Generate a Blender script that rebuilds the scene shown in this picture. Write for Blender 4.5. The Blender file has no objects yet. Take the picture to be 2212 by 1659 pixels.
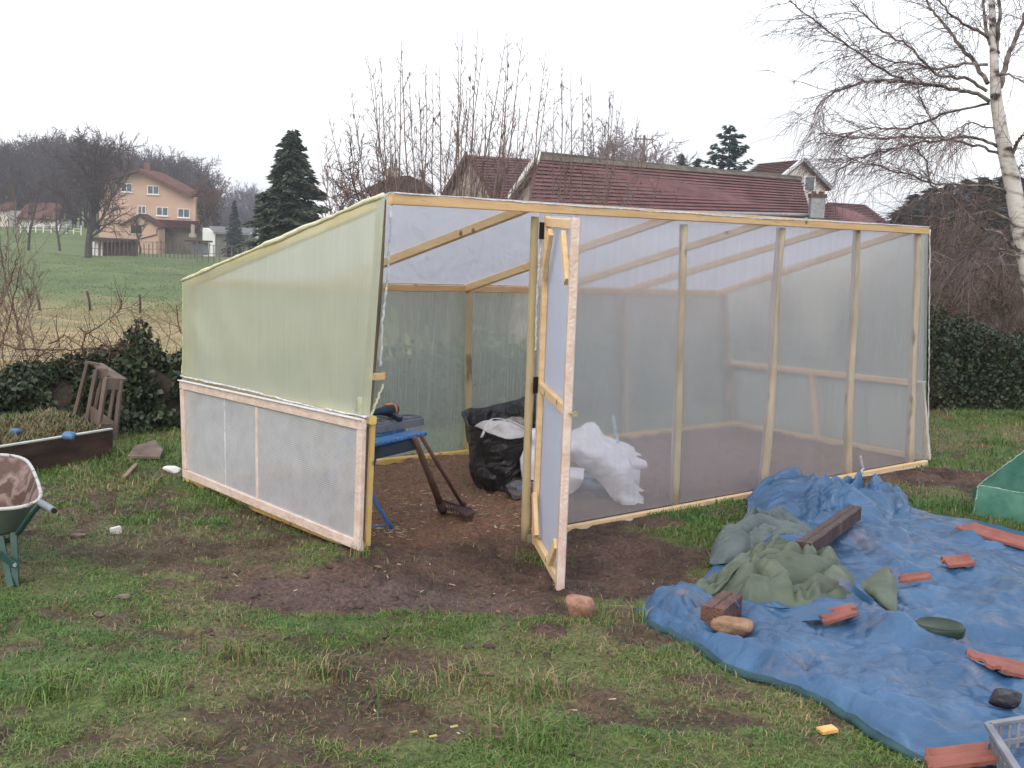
import bpy, math, random
import numpy as np
sc = bpy.context.scene
col = sc.collection
# ------------------------------------------------------------------ camera
F = 2625.7; PITCH = .1204; ROLL = .0451; CH = 1.7848
cp, sp, cr, sr = math.cos(PITCH), math.sin(PITCH), math.cos(ROLL), math.sin(ROLL)
FW = np.array([0, cp, -sp]); u0 = np.array([0, sp, cp]); r0 = np.array([1., 0, 0])
RT = r0*cr+u0*sr; UP = -r0*sr+u0*cr; CAM = np.array([0, 0, CH])
from mathutils import Matrix, Vector
cd = bpy.data.cameras.new('camera'); cam = bpy.data.objects.new('camera', cd); col.objects.link(cam)
cd.sensor_width = 36; cd.lens = F/2212*36; cd.clip_start = .05; cd.clip_end = 2500
m = Matrix.Identity(4)
for i in range(3):
    m[i][0] = RT[i]; m[i][1] = UP[i]; m[i][2] = -FW[i]; m[i][3] = CAM[i]
cam.matrix_world = m
sc.camera = cam
# ------------------------------------------------------------------ sky + sun (overcast)
SUN_EL, SUN_AZ = math.radians(42), math.radians(205)
w = bpy.data.worlds.new('World'); sc.world = w; w.use_nodes = True
nt = w.node_tree; nt.nodes.clear()
N = nt.nodes.new; L = nt.links.new
out = N('ShaderNodeOutputWorld'); bg1 = N('ShaderNodeBackground'); bg2 = N('ShaderNodeBackground'); add = N('ShaderNodeAddShader')
sky = N('ShaderNodeTexSky'); sky.sky_type = 'NISHITA'; sky.sun_disc = False
sky.sun_elevation = SUN_EL; sky.sun_rotation = SUN_AZ; sky.dust_density = 4; sky.air_density = 1.5
L(sky.outputs[0], bg1.inputs[0]); bg1.inputs[1].default_value = .05
tc = N('ShaderNodeTexCoord'); mp = N('ShaderNodeMapping'); mp.inputs[3].default_value = (1.2, 1.2, 3.5)
nz = N('ShaderNodeTexNoise'); nz.inputs['Scale'].default_value = 1.6; nz.inputs['Detail'].default_value = 4
rp = N('ShaderNodeValToRGB')
rp.color_ramp.elements[0].position = .36; rp.color_ramp.elements[0].color = (.60, .62, .70, 1)
rp.color_ramp.elements[1].position = .60; rp.color_ramp.elements[1].color = (1.0, 1.01, 1.06, 1)
L(tc.outputs['Generated'], mp.inputs[0]); L(mp.outputs[0], nz.inputs[0]); L(nz.outputs[0], rp.inputs[0]); L(rp.outputs[0], bg2.inputs[0])
bg2.inputs[1].default_value = 1.0
L(bg1.outputs[0], add.inputs[0]); L(bg2.outputs[0], add.inputs[1]); L(add.outputs[0], out.inputs[0])
sd = bpy.data.lights.new('sun', 'SUN'); sun = bpy.data.objects.new('sun', sd); col.objects.link(sun)
sd.energy = .55; sd.angle = math.radians(30); sd.color = (1, .97, .92)
sun.rotation_euler = (math.radians(90)-SUN_EL, 0, math.radians(180)-SUN_AZ+math.radians(180))
sun.rotation_euler = (math.radians(48), 0, math.radians(-25))
sun.location = (-5, -8, 15)
sc.view_settings.view_transform = 'Standard'; sc.view_settings.look = 'None'
sc.view_settings.exposure = .42; sc.view_settings.gamma = 1
cy = sc.cycles
cy.max_bounces = 18; cy.transmission_bounces = 16; cy.transparent_max_bounces = 24; cy.diffuse_bounces = 4; cy.glossy_bounces = 3
cy.caustics_reflective = False; cy.caustics_refractive = True; cy.use_denoising = True
cy.sample_clamp_indirect = 6

# ------------------------------------------------------------------ projection helpers (picture 2212 x 1659 -> world)
def ray(x, y): return FW+RT*(x-1106)/F+UP*(829.5-y)/F
def G(x, y, z=0.):
    d = ray(x, y); return CAM+d*(z-CH)/d[2]
def Y(x, y, dist):                       # point at world depth y = dist
    d = ray(x, y); return CAM+d*dist/d[1]
def V(x, y, A, B, off=0.):
    d = ray(x, y); n = np.array([B[1]-A[1], -(B[0]-A[0]), 0.]); n /= np.linalg.norm(n)
    return CAM+d*(np.dot(A-CAM, n)+off)/np.dot(d, n)
def pix(p):
    v = np.asarray(p)-CAM; d = v@FW; return 1106+F*(v@RT)/d, 829.5-F*(v@UP)/d
def crop(ox, oy, s):
    return lambda x, y: ((ox+x/s)*.9736, (oy+y/s)*.9736)
C1 = crop(0, 280, 2.9105); C2 = crop(560, 50, 2.9105); C4 = crop(1512, 0, 2.9105); C5 = crop(1512, 400, 2.9105)
C6 = crop(0, 760, 2.9105); C8 = crop(1512, 1000, 2.3566); CT = crop(1380, 1050, 3.3015)

# ------------------------------------------------------------------ noise
def _h(ix, iy, s):
    n = (ix*374761393+iy*668265263+s*974634777) & 0xffffffff
    n = ((n ^ (n >> 13))*1274126177) & 0xffffffff
    return ((n ^ (n >> 16)) & 0xffff)/65535.
def vn(x, y, s=0):
    x = np.asarray(x, float); y = np.asarray(y, float)
    ix = np.floor(x).astype(np.int64); iy = np.floor(y).astype(np.int64)
    fx = x-ix; fy = y-iy; fx = fx*fx*(3-2*fx); fy = fy*fy*(3-2*fy)
    a = _h(ix, iy, s); b = _h(ix+1, iy, s); c = _h(ix, iy+1, s); d = _h(ix+1, iy+1, s)
    return (a*(1-fx)+b*fx)*(1-fy)+(c*(1-fx)+d*fx)*fy
def fbm(x, y, o=4, s=0):
    t = 0; a = .5; k = 0
    for i in range(o):
        t = t+a*vn(x, y, s+i*17); k += a; a *= .5; x = np.asarray(x)*2.03+5.1; y = np.asarray(y)*2.03+1.7
    return t/k
def crum(x, y, cell, s=0, rot=.4, warp=.35, o=3, fall=.52):
    """faceted crumple: linear noise on a triangulated lattice, a few turned octaves"""
    t = 0; a = 1.; k = 0
    for i in range(o):
        r = rot+i*1.13; c_, s_ = math.cos(r), math.sin(r); u = (x*c_+y*s_)/cell; v = (-x*s_+y*c_)/cell
        wu = (vn(u*.7, v*.7, s+i*31)-.5)*2*warp; wv = (vn(u*.7+9, v*.7, s+i*37)-.5)*2*warp; u = u+wu; v = v+wv
        ix = np.floor(u).astype(np.int64); iy = np.floor(v).astype(np.int64); fx = u-ix; fy = v-iy
        p = _h(ix, iy, s+i); q = _h(ix+1, iy, s+i); m_ = _h(ix, iy+1, s+i); n_ = _h(ix+1, iy+1, s+i)
        t = t+a*np.where(fx > fy, p+(q-p)*fx+(n_-q)*fy, p+(m_-p)*fy+(n_-m_)*fx); k += a; a *= fall; cell *= .5
    return t/k
def ss(a, b, x):
    t = np.clip((x-a)/(b-a), 0, 1); return t*t*(3-2*t)

# ------------------------------------------------------------------ terrain
HEDGE = np.array([(-9, 9.2), (-5.5, 9.6), (-3.0, 10.6), (-1.6, 11.2), (0, 12.1), (1.8, 13.8), (4.5, 14.6), (8, 15.2), (14, 15.6)])
PY = [-50, 14, 20, 28, 45, 72, 100, 130, 150, 175, 230, 300, 420, 700]
PZ = [0, -.2, -1.0, -1.75, -2.8, -3.6, -3.0, -2.15, -2.6, -3.0, -2, 2, 5, 8]
def terr(x, y):
    x = np.asarray(x, float); y = np.asarray(y, float)
    hy = np.interp(x, HEDGE[:, 0], HEDGE[:, 1])
    k = ss(0, 7, y-hy)
    r = x/np.maximum(y, 1.)
    z = np.interp(y, PY, PZ)*k
    z = z+ss(.27, .42, r)*ss(70, 125, y)*9.5*k
    z = z+(fbm(x*.12, y*.12, 3, 5)-.5)*1.2*ss(25, 60, y)
    z = z-.13*np.exp(-((x-.3)**2+(y-6.75)**2)/.85**2)
    z = z+.06*np.exp(-((x+.75)**2+(y-6.5)**2)/.4**2)
    z = z+3.3*np.exp(-((x+33)/8)**2-((y-173)/8)**2)+3.0*np.exp(-((x+69)/22)**2-((y-188)/11)**2)
    z = z+(fbm(x*.9, y*.9, 2, 9)-.5)*.05*(1-ss(12, 20, y))
    return z
def GT(x, y, dz=0.):
    z = 0.
    for _ in range(12):
        p = G(x, y, z); z = .5*z+.5*(float(terr(p[0], p[1]))+dz)
    return G(x, y, z)

# ------------------------------------------------------------------ mesh builder
class MB:
    def __init__(s): s.v = []; s.f = []; s.n = 0; s.a = []
    def add(s, vs, fs):
        vs = np.asarray(vs, float).reshape(-1, 3); n = s.n; s.v.append(vs)
        if isinstance(fs, np.ndarray): s.f.append(fs+n)
        else: s.f.append([[i+n for i in f] for f in fs])
        s.n += len(vs)
    def box(s, c, half, ax=None):
        c = np.asarray(c, float)
        A = np.eye(3) if ax is None else np.asarray(ax, float)
        vs = [c+A[0]*half[0]*i+A[1]*half[1]*j+A[2]*half[2]*k for i in (-1, 1) for j in (-1, 1) for k in (-1, 1)]
        s.add(vs, [[0, 1, 3, 2], [4, 6, 7, 5], [0, 4, 5, 1], [2, 3, 7, 6], [0, 2, 6, 4], [1, 5, 7, 3]])
    def beam(s, a, b, w_, h_, up=(0, 0, 1), ch=.0):
        a = np.asarray(a, float); b = np.asarray(b, float); d = b-a; l = np.linalg.norm(d); d = d/l
        x = np.cross(d, up); x /= np.linalg.norm(x); u = np.cross(x, d)
        c = min(w_, h_)*.12
        prof = [(-w_/2+c, -h_/2), (w_/2-c, -h_/2), (w_/2, -h_/2+c), (w_/2, h_/2-c), (w_/2-c, h_/2), (-w_/2+c, h_/2), (-w_/2, h_/2-c), (-w_/2, -h_/2+c)]
        vs = [p+x*q[0]+u*q[1] for p in (a, b) for q in prof]
        fs = [[i, (i+1) % 8, 8+(i+1) % 8, 8+i] for i in range(8)]+[list(range(7, -1, -1)), list(range(8, 16))]
        s.add(vs, fs)
    def tube(s, pts, rad, n=6, cap=True):
        P = np.asarray(pts, float); k = len(P)
        R = np.full(k, rad, float) if np.isscalar(rad) else np.asarray(rad, float)
        T = np.empty_like(P); T[1:-1] = P[2:]-P[:-2]; T[0] = P[1]-P[0]; T[-1] = P[-1]-P[-2]
        T /= np.linalg.norm(T, axis=1)[:, None]+1e-12
        ref = np.array([.31, .95, .05]) if abs(T[0][1]) < .8 else np.array([.95, .1, .3])
        A = np.cross(T, ref); A /= np.linalg.norm(A, axis=1)[:, None]+1e-12; B = np.cross(T, A)
        th = np.arange(n)*2*math.pi/n
        vs = P[:, None]+R[:, None, None]*(np.cos(th)[None, :, None]*A[:, None]+np.sin(th)[None, :, None]*B[:, None])
        i = np.arange(k-1)[:, None]*n; j = np.arange(n)[None]; j2 = (j+1) % n
        fs = np.stack([i+j, i+j2, i+n+j2, i+n+j], -1).reshape(-1, 4)
        s.add(vs.reshape(-1, 3), fs)
        if cap and n > 3:
            s.f.append([[s.n-k*n+q for q in range(n-1, -1, -1)], [s.n-n+q for q in range(n)]])
    def grid(s, P):                       # P: (r,c,3)
        r, c = P.shape[:2]
        i = np.arange(r-1)[:, None]*c; j = np.arange(c-1)[None]
        s.add(P.reshape(-1, 3), np.stack([i+j, i+j+1, i+c+j+1, i+c+j], -1).reshape(-1, 4))
    def prism(s, poly, off):
        poly = np.asarray(poly, float); n = len(poly); off = np.asarray(off, float)
        s.add(np.vstack([poly, poly+off]), [list(range(n)), list(range(2*n-1, n-1, -1))]+[[i, i+n, (i+1) % n+n, (i+1) % n] for i in range(n)])
    def build(s, name, mat, parent=None, smooth=False, colors=None):
        me = bpy.data.meshes.new(name)
        V_ = np.vstack(s.v) if s.v else np.zeros((0, 3))
        org = np.zeros(3)
        if parent is not None:
            q = parent
            while q is not None: org = org+np.array(q.location); q = q.parent
        V_ = V_-org
        loops = []; sizes = []
        for f in s.f:
            if isinstance(f, np.ndarray): loops.append(f.ravel()); sizes.append(np.full(len(f), f.shape[1]))
            else:
                for q in f: loops.append(np.array(q)); sizes.append(np.array([len(q)]))
        loops = np.concatenate(loops).astype(np.int32); sizes = np.concatenate(sizes).astype(np.int32)
        me.vertices.add(len(V_)); me.vertices.foreach_set('co', V_.ravel())
        me.loops.add(len(loops)); me.loops.foreach_set('vertex_index', loops)
        me.polygons.add(len(sizes)); st = np.zeros(len(sizes), np.int32); st[1:] = np.cumsum(sizes)[:-1]
        me.polygons.foreach_set('loop_start', st)
        if colors is not None:
            at = me.color_attributes.new('Col', 'FLOAT_COLOR', 'POINT')
            c = np.ones((len(V_), 4)); c[:, :3] = colors; at.data.foreach_set('color', c.ravel())
        me.update(calc_edges=True); me.validate()
        me.polygons.foreach_set('use_smooth', np.full(len(me.polygons), smooth)); me.update()
        me.materials.append(mat)
        o = bpy.data.objects.new(name, me); col.objects.link(o)
        if parent is not None: o.parent = parent
        return o
def tag(o, label, cat=None, group=None, kind=None):
    if label: o['label'] = label
    if cat:
        o['category'] = cat
        if not kind: o['kind'] = 'thing'
    if group: o['group'] = group
    if kind: o['kind'] = kind
    return o
def thing(name, loc, label, cat, group=None):
    o = bpy.data.objects.new(name, None); col.objects.link(o); o.location = tuple(map(float, loc)); o.empty_display_size = .2
    return tag(o, label, cat, group)

# ------------------------------------------------------------------ materials
def rgba(c): return (*c, 1) if len(c) == 3 else c
def M(name, c, c2=None, scale=5., rough=.8, bump=0., bscale=None, stretch=(1, 1, 1), spec=.3, detail=5, c3=None, metallic=0., lo=.35, hi=.65, coat=0., sheen=0., attr=False, wave=None):
    m = bpy.data.materials.new(name); m.use_nodes = True; t = m.node_tree; n = t.nodes; b = n['Principled BSDF']; K = t.links.new
    b.inputs['Roughness'].default_value = rough; b.inputs['Specular IOR Level'].default_value = spec; b.inputs['Metallic'].default_value = metallic
    if coat: b.inputs['Coat Weight'].default_value = coat; b.inputs['Coat Roughness'].default_value = .25
    tc = n.new('ShaderNodeTexCoord'); mp = n.new('ShaderNodeMapping'); mp.inputs[3].default_value = stretch; K(tc.outputs['Object'], mp.inputs[0])
    src = None
    if attr:
        a = n.new('ShaderNodeAttribute'); a.attribute_name = 'Col'; src = a.outputs[0]
    nz = n.new('ShaderNodeTexNoise'); nz.inputs['Scale'].default_value = scale; nz.inputs['Detail'].default_value = detail; K(mp.outputs[0], nz.inputs[0])
    if c2 is not None:
        r = n.new('ShaderNodeValToRGB'); e = r.color_ramp.elements
        e[0].position = lo; e[0].color = rgba(c); e[1].position = hi; e[1].color = rgba(c2)
        if c3 is not None:
            x = e.new(hi+.08); x.color = rgba(c3)
        K(nz.outputs[0], r.inputs[0])
        if src is not None:
            mx = n.new('ShaderNodeMix'); mx.data_type = 'RGBA'; mx.blend_type = 'MULTIPLY'; mx.inputs[0].default_value = 1
            K(src, mx.inputs[6]); K(r.outputs[0], mx.inputs[7]); K(mx.outputs[2], b.inputs['Base Color'])
        else: K(r.outputs[0], b.inputs['Base Color'])
    elif src is not None: K(src, b.inputs['Base Color'])
    else: b.inputs['Base Color'].default_value = rgba(c)
    if 'pine' in name and 'wrapped' not in name:
        vo = n.new('ShaderNodeTexVoronoi'); vo.inputs['Scale'].default_value = 5.5; K(tc.outputs['Object'], vo.inputs['Vector'])
        km = n.new('ShaderNodeMapRange'); km.inputs[1].default_value = .07; km.inputs[2].default_value = .13; km.inputs[3].default_value = .8; km.inputs[4].default_value = 0; K(vo.outputs['Distance'], km.inputs[0])
        kx = n.new('ShaderNodeMix'); kx.data_type = 'RGBA'; kx.inputs[7].default_value = (.16, .07, .03, 1); K(km.outputs[0], kx.inputs[0]); K(b.inputs['Base Color'].links[0].from_socket, kx.inputs[6]); K(kx.outputs[2], b.inputs['Base Color'])
    if bump:
        bn = n.new('ShaderNodeTexNoise'); bn.inputs['Scale'].default_value = bscale or scale*3; bn.inputs['Detail'].default_value = 5; K(mp.outputs[0], bn.inputs[0])
        bp = n.new('ShaderNodeBump'); bp.inputs['Strength'].default_value = bump; bp.inputs['Distance'].default_value = .02
        K(bn.outputs[0], bp.inputs['Height']); K(bp.outputs[0], b.inputs['Normal'])
    return m
def film(name, c, rough=.25, ior=1.18, refr=.72, trl=.14, streak=(60, 60, 1.5), mix_amt=.12, sat=None, ribs=0):
    """thin translucent sheet modelled as a 2 mm slab"""
    m = bpy.data.materials.new(name); m.use_nodes = True; t = m.node_tree; n = t.nodes; n.clear(); K = t.links.new
    o = n.new('ShaderNodeOutputMaterial')
    rf = n.new('ShaderNodeBsdfRefraction'); rf.inputs['Color'].default_value = rgba(c); rf.inputs['Roughness'].default_value = rough; rf.inputs['IOR'].default_value = ior
    tr = n.new('ShaderNodeBsdfTranslucent'); tr.inputs[0].default_value = rgba(sat or c)
    df = n.new('ShaderNodeBsdfDiffuse'); df.inputs[0].default_value = rgba(sat or c)
    gl = n.new('ShaderNodeBsdfGlossy'); gl.inputs['Roughness'].default_value = .22; gl.inputs[0].default_value = (.8, .8, .85, 1)
    m1 = n.new('ShaderNodeMixShader'); m1.inputs[0].default_value = .5; K(tr.outputs[0], m1.inputs[1]); K(df.outputs[0], m1.inputs[2])
    m1.inputs[0].default_value = 1-trl/(1-refr)
    m2 = n.new('ShaderNodeMixShader'); K(rf.outputs[0], m2.inputs[1]); K(m1.outputs[0], m2.inputs[2])
    tc = n.new('ShaderNodeTexCoord'); mp = n.new('ShaderNodeMapping'); mp.inputs[3].default_value = streak; K(tc.outputs['Object'], mp.inputs[0])
    nz = n.new('ShaderNodeTexNoise'); nz.inputs['Scale'].default_value = 1; nz.inputs['Detail'].default_value = 6; nz.inputs['Roughness'].default_value = .7; K(mp.outputs[0], nz.inputs[0])
    mr = n.new('ShaderNodeMapRange'); mr.inputs[1].default_value = .3; mr.inputs[2].default_value = .75
    mr.inputs[3].default_value = (1-refr)-mix_amt; mr.inputs[4].default_value = (1-refr)+mix_amt; K(nz.outputs[0], mr.inputs[0])
    fac = mr.outputs[0]
    if ribs:
        wv = n.new('ShaderNodeTexWave'); wv.wave_type = 'BANDS'; wv.bands_direction = 'Z'; wv.inputs['Scale'].default_value = ribs
        wv.inputs['Distortion'].default_value = .6; wv.inputs['Detail'].default_value = 1; wv.inputs['Detail Scale'].default_value = 2; K(tc.outputs['Object'], wv.inputs[0])
        ma = n.new('ShaderNodeMath'); ma.operation = 'MULTIPLY_ADD'; ma.inputs[1].default_value = .16; K(wv.outputs['Fac'], ma.inputs[0]); K(fac, ma.inputs[2])
        ad = n.new('ShaderNodeMath'); ad.operation = 'SUBTRACT'; ad.inputs[1].default_value = .08; K(ma.outputs[0], ad.inputs[0]); fac = ad.outputs[0]
    K(fac, m2.inputs[0])
    m3 = n.new('ShaderNodeMixShader'); fr = n.new('ShaderNodeFresnel'); fr.inputs[0].default_value = 1.25
    m3.inputs[0].default_value = .055; K(m2.outputs[0], m3.inputs[1]); K(gl.outputs[0], m3.inputs[2])
    bp = n.new('ShaderNodeBump'); bp.inputs['Strength'].default_value = .25; bp.inputs['Distance'].default_value = .01; K(nz.outputs[0], bp.inputs['Height'])
    for q in (gl, df): K(bp.outputs[0], q.inputs['Normal'])
    K(m3.outputs[0], o.inputs[0]); return m

PINE = M('pine', (.62, .39, .18), (.74, .50, .27), 3, .6, .15, 30, (1, 1, 8), c3=(.5, .28, .12))
PINEL = M('pale pine', (.74, .50, .26), (.82, .61, .36), 3, .6, .1, 30, (1, 1, 8))
PINEW = M('film wrapped pine', (.66, .49, .40), (.78, .64, .56), 14, .3, .4, 60, (1, 1, 1), spec=.5)
PINEY = M('yellow pine', (.70, .46, .12), (.78, .56, .24), 5, .5, .2, 30)
POST = M('grey round wood', (.36, .295, .21), (.53, .45, .34), 7, .8, .6, 30, (1, 1, .3), c3=(.20, .16, .12), lo=.3, hi=.6)
POSTD = M('stained round wood', (.13, .10, .06), (.30, .24, .16), 5, .75, .4, 30, (1, 1, .3), c3=(.38, .36, .3))
POSTY = M('peeled round wood', (.42, .33, .18), (.54, .44, .27), 7, .7, .5, 30, (1, 1, .3), c3=(.24, .18, .11), lo=.3, hi=.6)
DARKW = M('weathered dark wood', (.045, .022, .018), (.10, .052, .042), 5, .6, .4, 40, (1, 1, 5), c3=(.15, .085, .07))
OLDW = M('old grey wood', (.11, .08, .065), (.20, .15, .12), 6, .8, .4, 30, (1, 1, .2))
FILM = film('clear plastic film', (.975, .965, .98), refr=.81, trl=.09, rough=.11, sat=(.97, .95, .985), mix_amt=.04, streak=(30, 30, 1.5))
ROOFF = film('ribbed roof film', (.95, .96, .98), refr=.60, trl=.24, rough=.30, streak=(45, 3, 3), sat=(.86, .88, .95), mix_amt=.16)
YFILM = film('yellowish green film', (.95, .97, .90), refr=.60, trl=.2, rough=.22, sat=(.88, .91, .76), mix_amt=.025)
BFILM = film('greenish back film', (.93, .96, .92), refr=.72, trl=.14, rough=.12, sat=(.80, .86, .80), mix_amt=.05)
BUBBLE = film('bubble film', (.96, .965, .98), refr=.55, trl=.21, rough=.18, streak=(6, 6, 6), ribs=26, sat=(.94, .945, .97), mix_amt=.09)
METAL = M('galvanised steel', (.4, .42, .45), (.55, .57, .6), 20, .4, metallic=.7)
BLACK = M('black metal', (.015, .015, .017), rough=.4)
# ------------------------------------------------------------------ greenhouse
FL, FR, BL, BR = G(787, 1205), G(1998, 997), G(400, 1037), G(1577, 913)
rng = random.Random(3); nrg = np.random.default_rng(3)
fd = (FR-FL)/np.linalg.norm(FR-FL); fn = np.array([fd[1], -fd[0], 0])         # front dir, outward normal
ld = (BL-FL)/np.linalg.norm(BL-FL); ln = np.array([ld[1], -ld[0], 0]); ln = ln if ln[0] < 0 else -ln
rd = (BR-FR)/np.linalg.norm(BR-FR); rn = np.array([rd[1], -rd[0], 0]); rn = rn if rn[0] > 0 else -rn
bd = (BR-BL)/np.linalg.norm(BR-BL); bn = -np.array([bd[1], -bd[0], 0])
gh = thing('greenhouse', ((FL+BR)/2)*[1, 1, 0], 'homemade lean-to greenhouse of timber posts covered in clear plastic film, its door standing open', 'greenhouse')
f_ = lambda x, y, o=0.: V(x, y, FL, FR, 0)-fn*o          # on the front plane, o metres inside
l_ = lambda x, y, o=0.: V(x, y, FL, BL, 0)-ln*o
r_ = lambda x, y, o=0.: V(x, y, FR, BR, 0)-rn*o
b_ = lambda x, y, o=0.: V(x, y, BL, BR, 0)-bn*o
def post(bot, top, r, mat, name='post', bend=.012, seed=0):
    g = np.random.default_rng(seed); k = 15; t = np.linspace(0, 1, k)[:, None]
    P = bot+(top-bot)*t
    P[:, 0] += (fbm(t[:, 0]*2.5, t[:, 0]*0+seed, 2, seed)-.5)*bend*2; P[:, 1] += (fbm(t[:, 0]*2.5, t[:, 0]*0+seed, 2, seed+5)-.5)*bend*2
    R = r*(1.08-.16*t[:, 0])*(1+(fbm(t[:, 0]*9, t[:, 0]*0, 2, seed+9)-.5)*.22)
    mb = MB(); mb.tube(P, R, 12); return mb.build(name, mat, gh, smooth=True)
def dn(p, z=.12):
    q = np.array(p, float); q[2] = float(terr(q[0], q[1]))-z; return q
def postp(xb, yb, xt, yt, r, mat, fun, ins, seed):
    b = fun(xb, yb, ins); t = fun(xt, yt, ins); t2 = t.copy(); t2[2] -= .0
    d = (t-b)/(t[2]-b[2]); b = b+d*(float(terr(b[0], b[1]))-.03-b[2]); post(b, t, r, mat, seed=seed)
postp(786, 1190, 838, 432, .032, POSTD, f_, .055, 1)
postp(1144, 1157, 1168, 468, .026, POSTY, f_, .04, 2)
postp(1467, 1090, 1485, 485, .031, POST, f_, .04, 3)
postp(1660, 1045, 1698, 492, .036, POST, f_, .042, 4)
postp(1838, 1025, 1862, 497, .034, POST, f_, .04, 5)
postp(1974, 992, 1990, 500, .034, POST, f_, .04, 6)
postp(1003, 1003, 1006, 628, .03, POSTY, b_, .04, 7)
postp(1344, 938, 1342, 632, .034, POST, b_, .04, 8)
postp(1574, 912, 1557, 636, .034, POST, b_, .04, 9)
postp(404, 1033, 408, 612, .035, POSTY, b_, .04, 10)
postp(700, 1020, 704, 618, .03, POSTY, b_, .04, 12)
# top beams
ZF = f_(838, 430)[2]
def beamo(a, b, w_, h_, mat, name, par=gh, up=(0, 0, 1)):
    mb = MB(); mb.beam(a, b, w_, h_, up); return mb.build(name, mat, par)
FT0 = f_(842, 429, -.0); FT1 = f_(2002, 498, -.0)
beamo(FT0, FT1, .04, .062, PINE, 'top_beam')
BT0 = b_(404, 612, .03); BT1 = b_(1558, 634, .03)
beamo(BT0, BT1, .045, .055, PINE, 'top_beam')
upn = np.cross(fd, (BT0-FT0)/np.linalg.norm(BT0-FT0)); upn = upn if upn[2] > 0 else -upn
def lerp(a, b, t): return np.asarray(a)*(1-t)+np.asarray(b)*t
def rafter(xb, xf, mat=PINE, wd=.04, hh=.058):
    def solve(A, B, x):
        lo, hi = 0, 1
        for _ in range(40):
            q = (lo+hi)/2
            if pix(lerp(A, B, q))[0] < x: lo = q
            else: hi = q
        return lerp(A, B, lo)
    a = solve(BT0, BT1, xb); b = solve(FT0, FT1, xf)
    a = a+[0, 0, .0]; b = b+fn*-.03
    beamo(a, b, wd, hh, PINEL, 'rafter', up=tuple(upn))
for xb, xf in ((700, 1150), (1005, 1465), (1195, 1665), (1345, 1825), (1552, 1972)): rafter(xb, xf)
beamo(lerp(BT0, FT0, .01), lerp(BT0, FT0, .97), .05, .065, PINEY, 'end_rafter', up=tuple(upn))
# bottom beams
beamo(f_(1160, 1156, -.008), f_(1998, 1000, -.008), .04, .055, PINEL, 'bottom_beam')
beamo(b_(404, 1036, .09), b_(1576, 914, .09), .05, .05, PINEY, 'bottom_beam')
beamo(l_(402, 820, .0), l_(806, 908, .0), .045, .045, PINEY, 'side_rail')
beamo(l_(402, 1036, .0), l_(788, 1186, .0), .045, .05, PINEY, 'side_rail')
beamo(l_(798, 912, .02), l_(787, 1180, .02), .03, .02, PINEY, 'side_stud')
beamo(r_(1566, 783, .02), r_(1976, 827, .02), .04, .05, PINEL, 'side_rail')
beamo(r_(1580, 914, .02), r_(1976, 985, .02), .04, .05, PINEL, 'side_rail')
beamo(r_(1757, 808, .02), r_(1768, 945, .02), .05, .04, PINEL, 'side_stud')
def sheet(name, quad, mat, nrm, off=0., wr=.006, th=.0015, n=26, mm=20, par=gh, sc_=3., seed=1):
    a, b, c, d = [np.asarray(q, float) for q in quad]; nrm = np.asarray(nrm, float)
    u = np.linspace(0, 1, n)[:, None, None]; v = np.linspace(0, 1, mm)[None, :, None]
    P = (a*(1-u)+b*u)*(1-v)+(d*(1-u)+c*u)*v
    uu = u[..., 0]*np.linalg.norm(b-a)*sc_; vv = v[..., 0]*np.linalg.norm(d-a)*sc_
    h = (fbm(uu+vv*.3, vv*.6, 3, seed)-.5)*2*wr; e = np.minimum(np.minimum(u, 1-u), np.minimum(v, 1-v))[..., 0]
    h = h*ss(0, .06, e)+off
    P1 = P+nrm*h[..., None]; P0 = P1-nrm*th
    mb = MB(); mb.grid(P1)
    r, c_ = n, mm; i = np.arange(r-1)[:, None]*c_; j = np.arange(c_-1)[None]
    fs = np.stack([i+j, i+c_+j, i+c_+j+1, i+j+1], -1).reshape(-1, 4)
    mb.add(P0.reshape(-1, 3), fs)
    k = r*c_; bd_ = [(q, q+1) for q in range(c_-1)]+[((q+1)*c_-1, (q+2)*c_-1) for q in range(r-1)]+[((r-1)*c_+q+1, (r-1)*c_+q) for q in range(c_-1)][::-1]+[((q+1)*c_, q*c_) for q in range(r-1)]
    # make the winding outward
    o = mb.build(name, mat, par, smooth=True)
    me = o.data; cn = me.polygons[(r-1)*(c_-1)//2].normal
    if cn.dot(Vector(nrm)) < 0: me.flip_normals()
    return o
# films
sheet('front_film', (f_(1160, 1146, .027), f_(2000, 993, .027), f_(2003, 500, .027), f_(1172, 460, .027)), FILM, fn, seed=2, wr=.012, n=70, mm=40)
sheet('back_film', (b_(400, 1035, -.01), b_(1578, 912, -.01), b_(1560, 630, -.01), b_(400, 602, -.01)), BFILM, bn, seed=3, wr=.012, n=60, mm=30)
RO = .036
sheet('roof_film', (FT0+fn*.03+upn*RO-fd*.02, FT1+fn*.03+upn*RO+fd*.02, BT1+upn*RO+fd*.02, BT0+upn*RO-fd*.02), ROOFF, upn, seed=4, wr=.004, n=40)
sheet('end_film', (l_(402, 822, -.03), l_(808, 906, -.03), l_(842, 424, -.03), l_(402, 604, -.03)), YFILM, ln, seed=5, wr=.02, n=60, mm=50, sc_=4)
sheet('end_film', (r_(1996, 995, -.02), r_(1577, 912, -.02), r_(1560, 632, -.02), r_(2002, 494, -.02)), BFILM, rn, seed=6, wr=.01)
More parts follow.
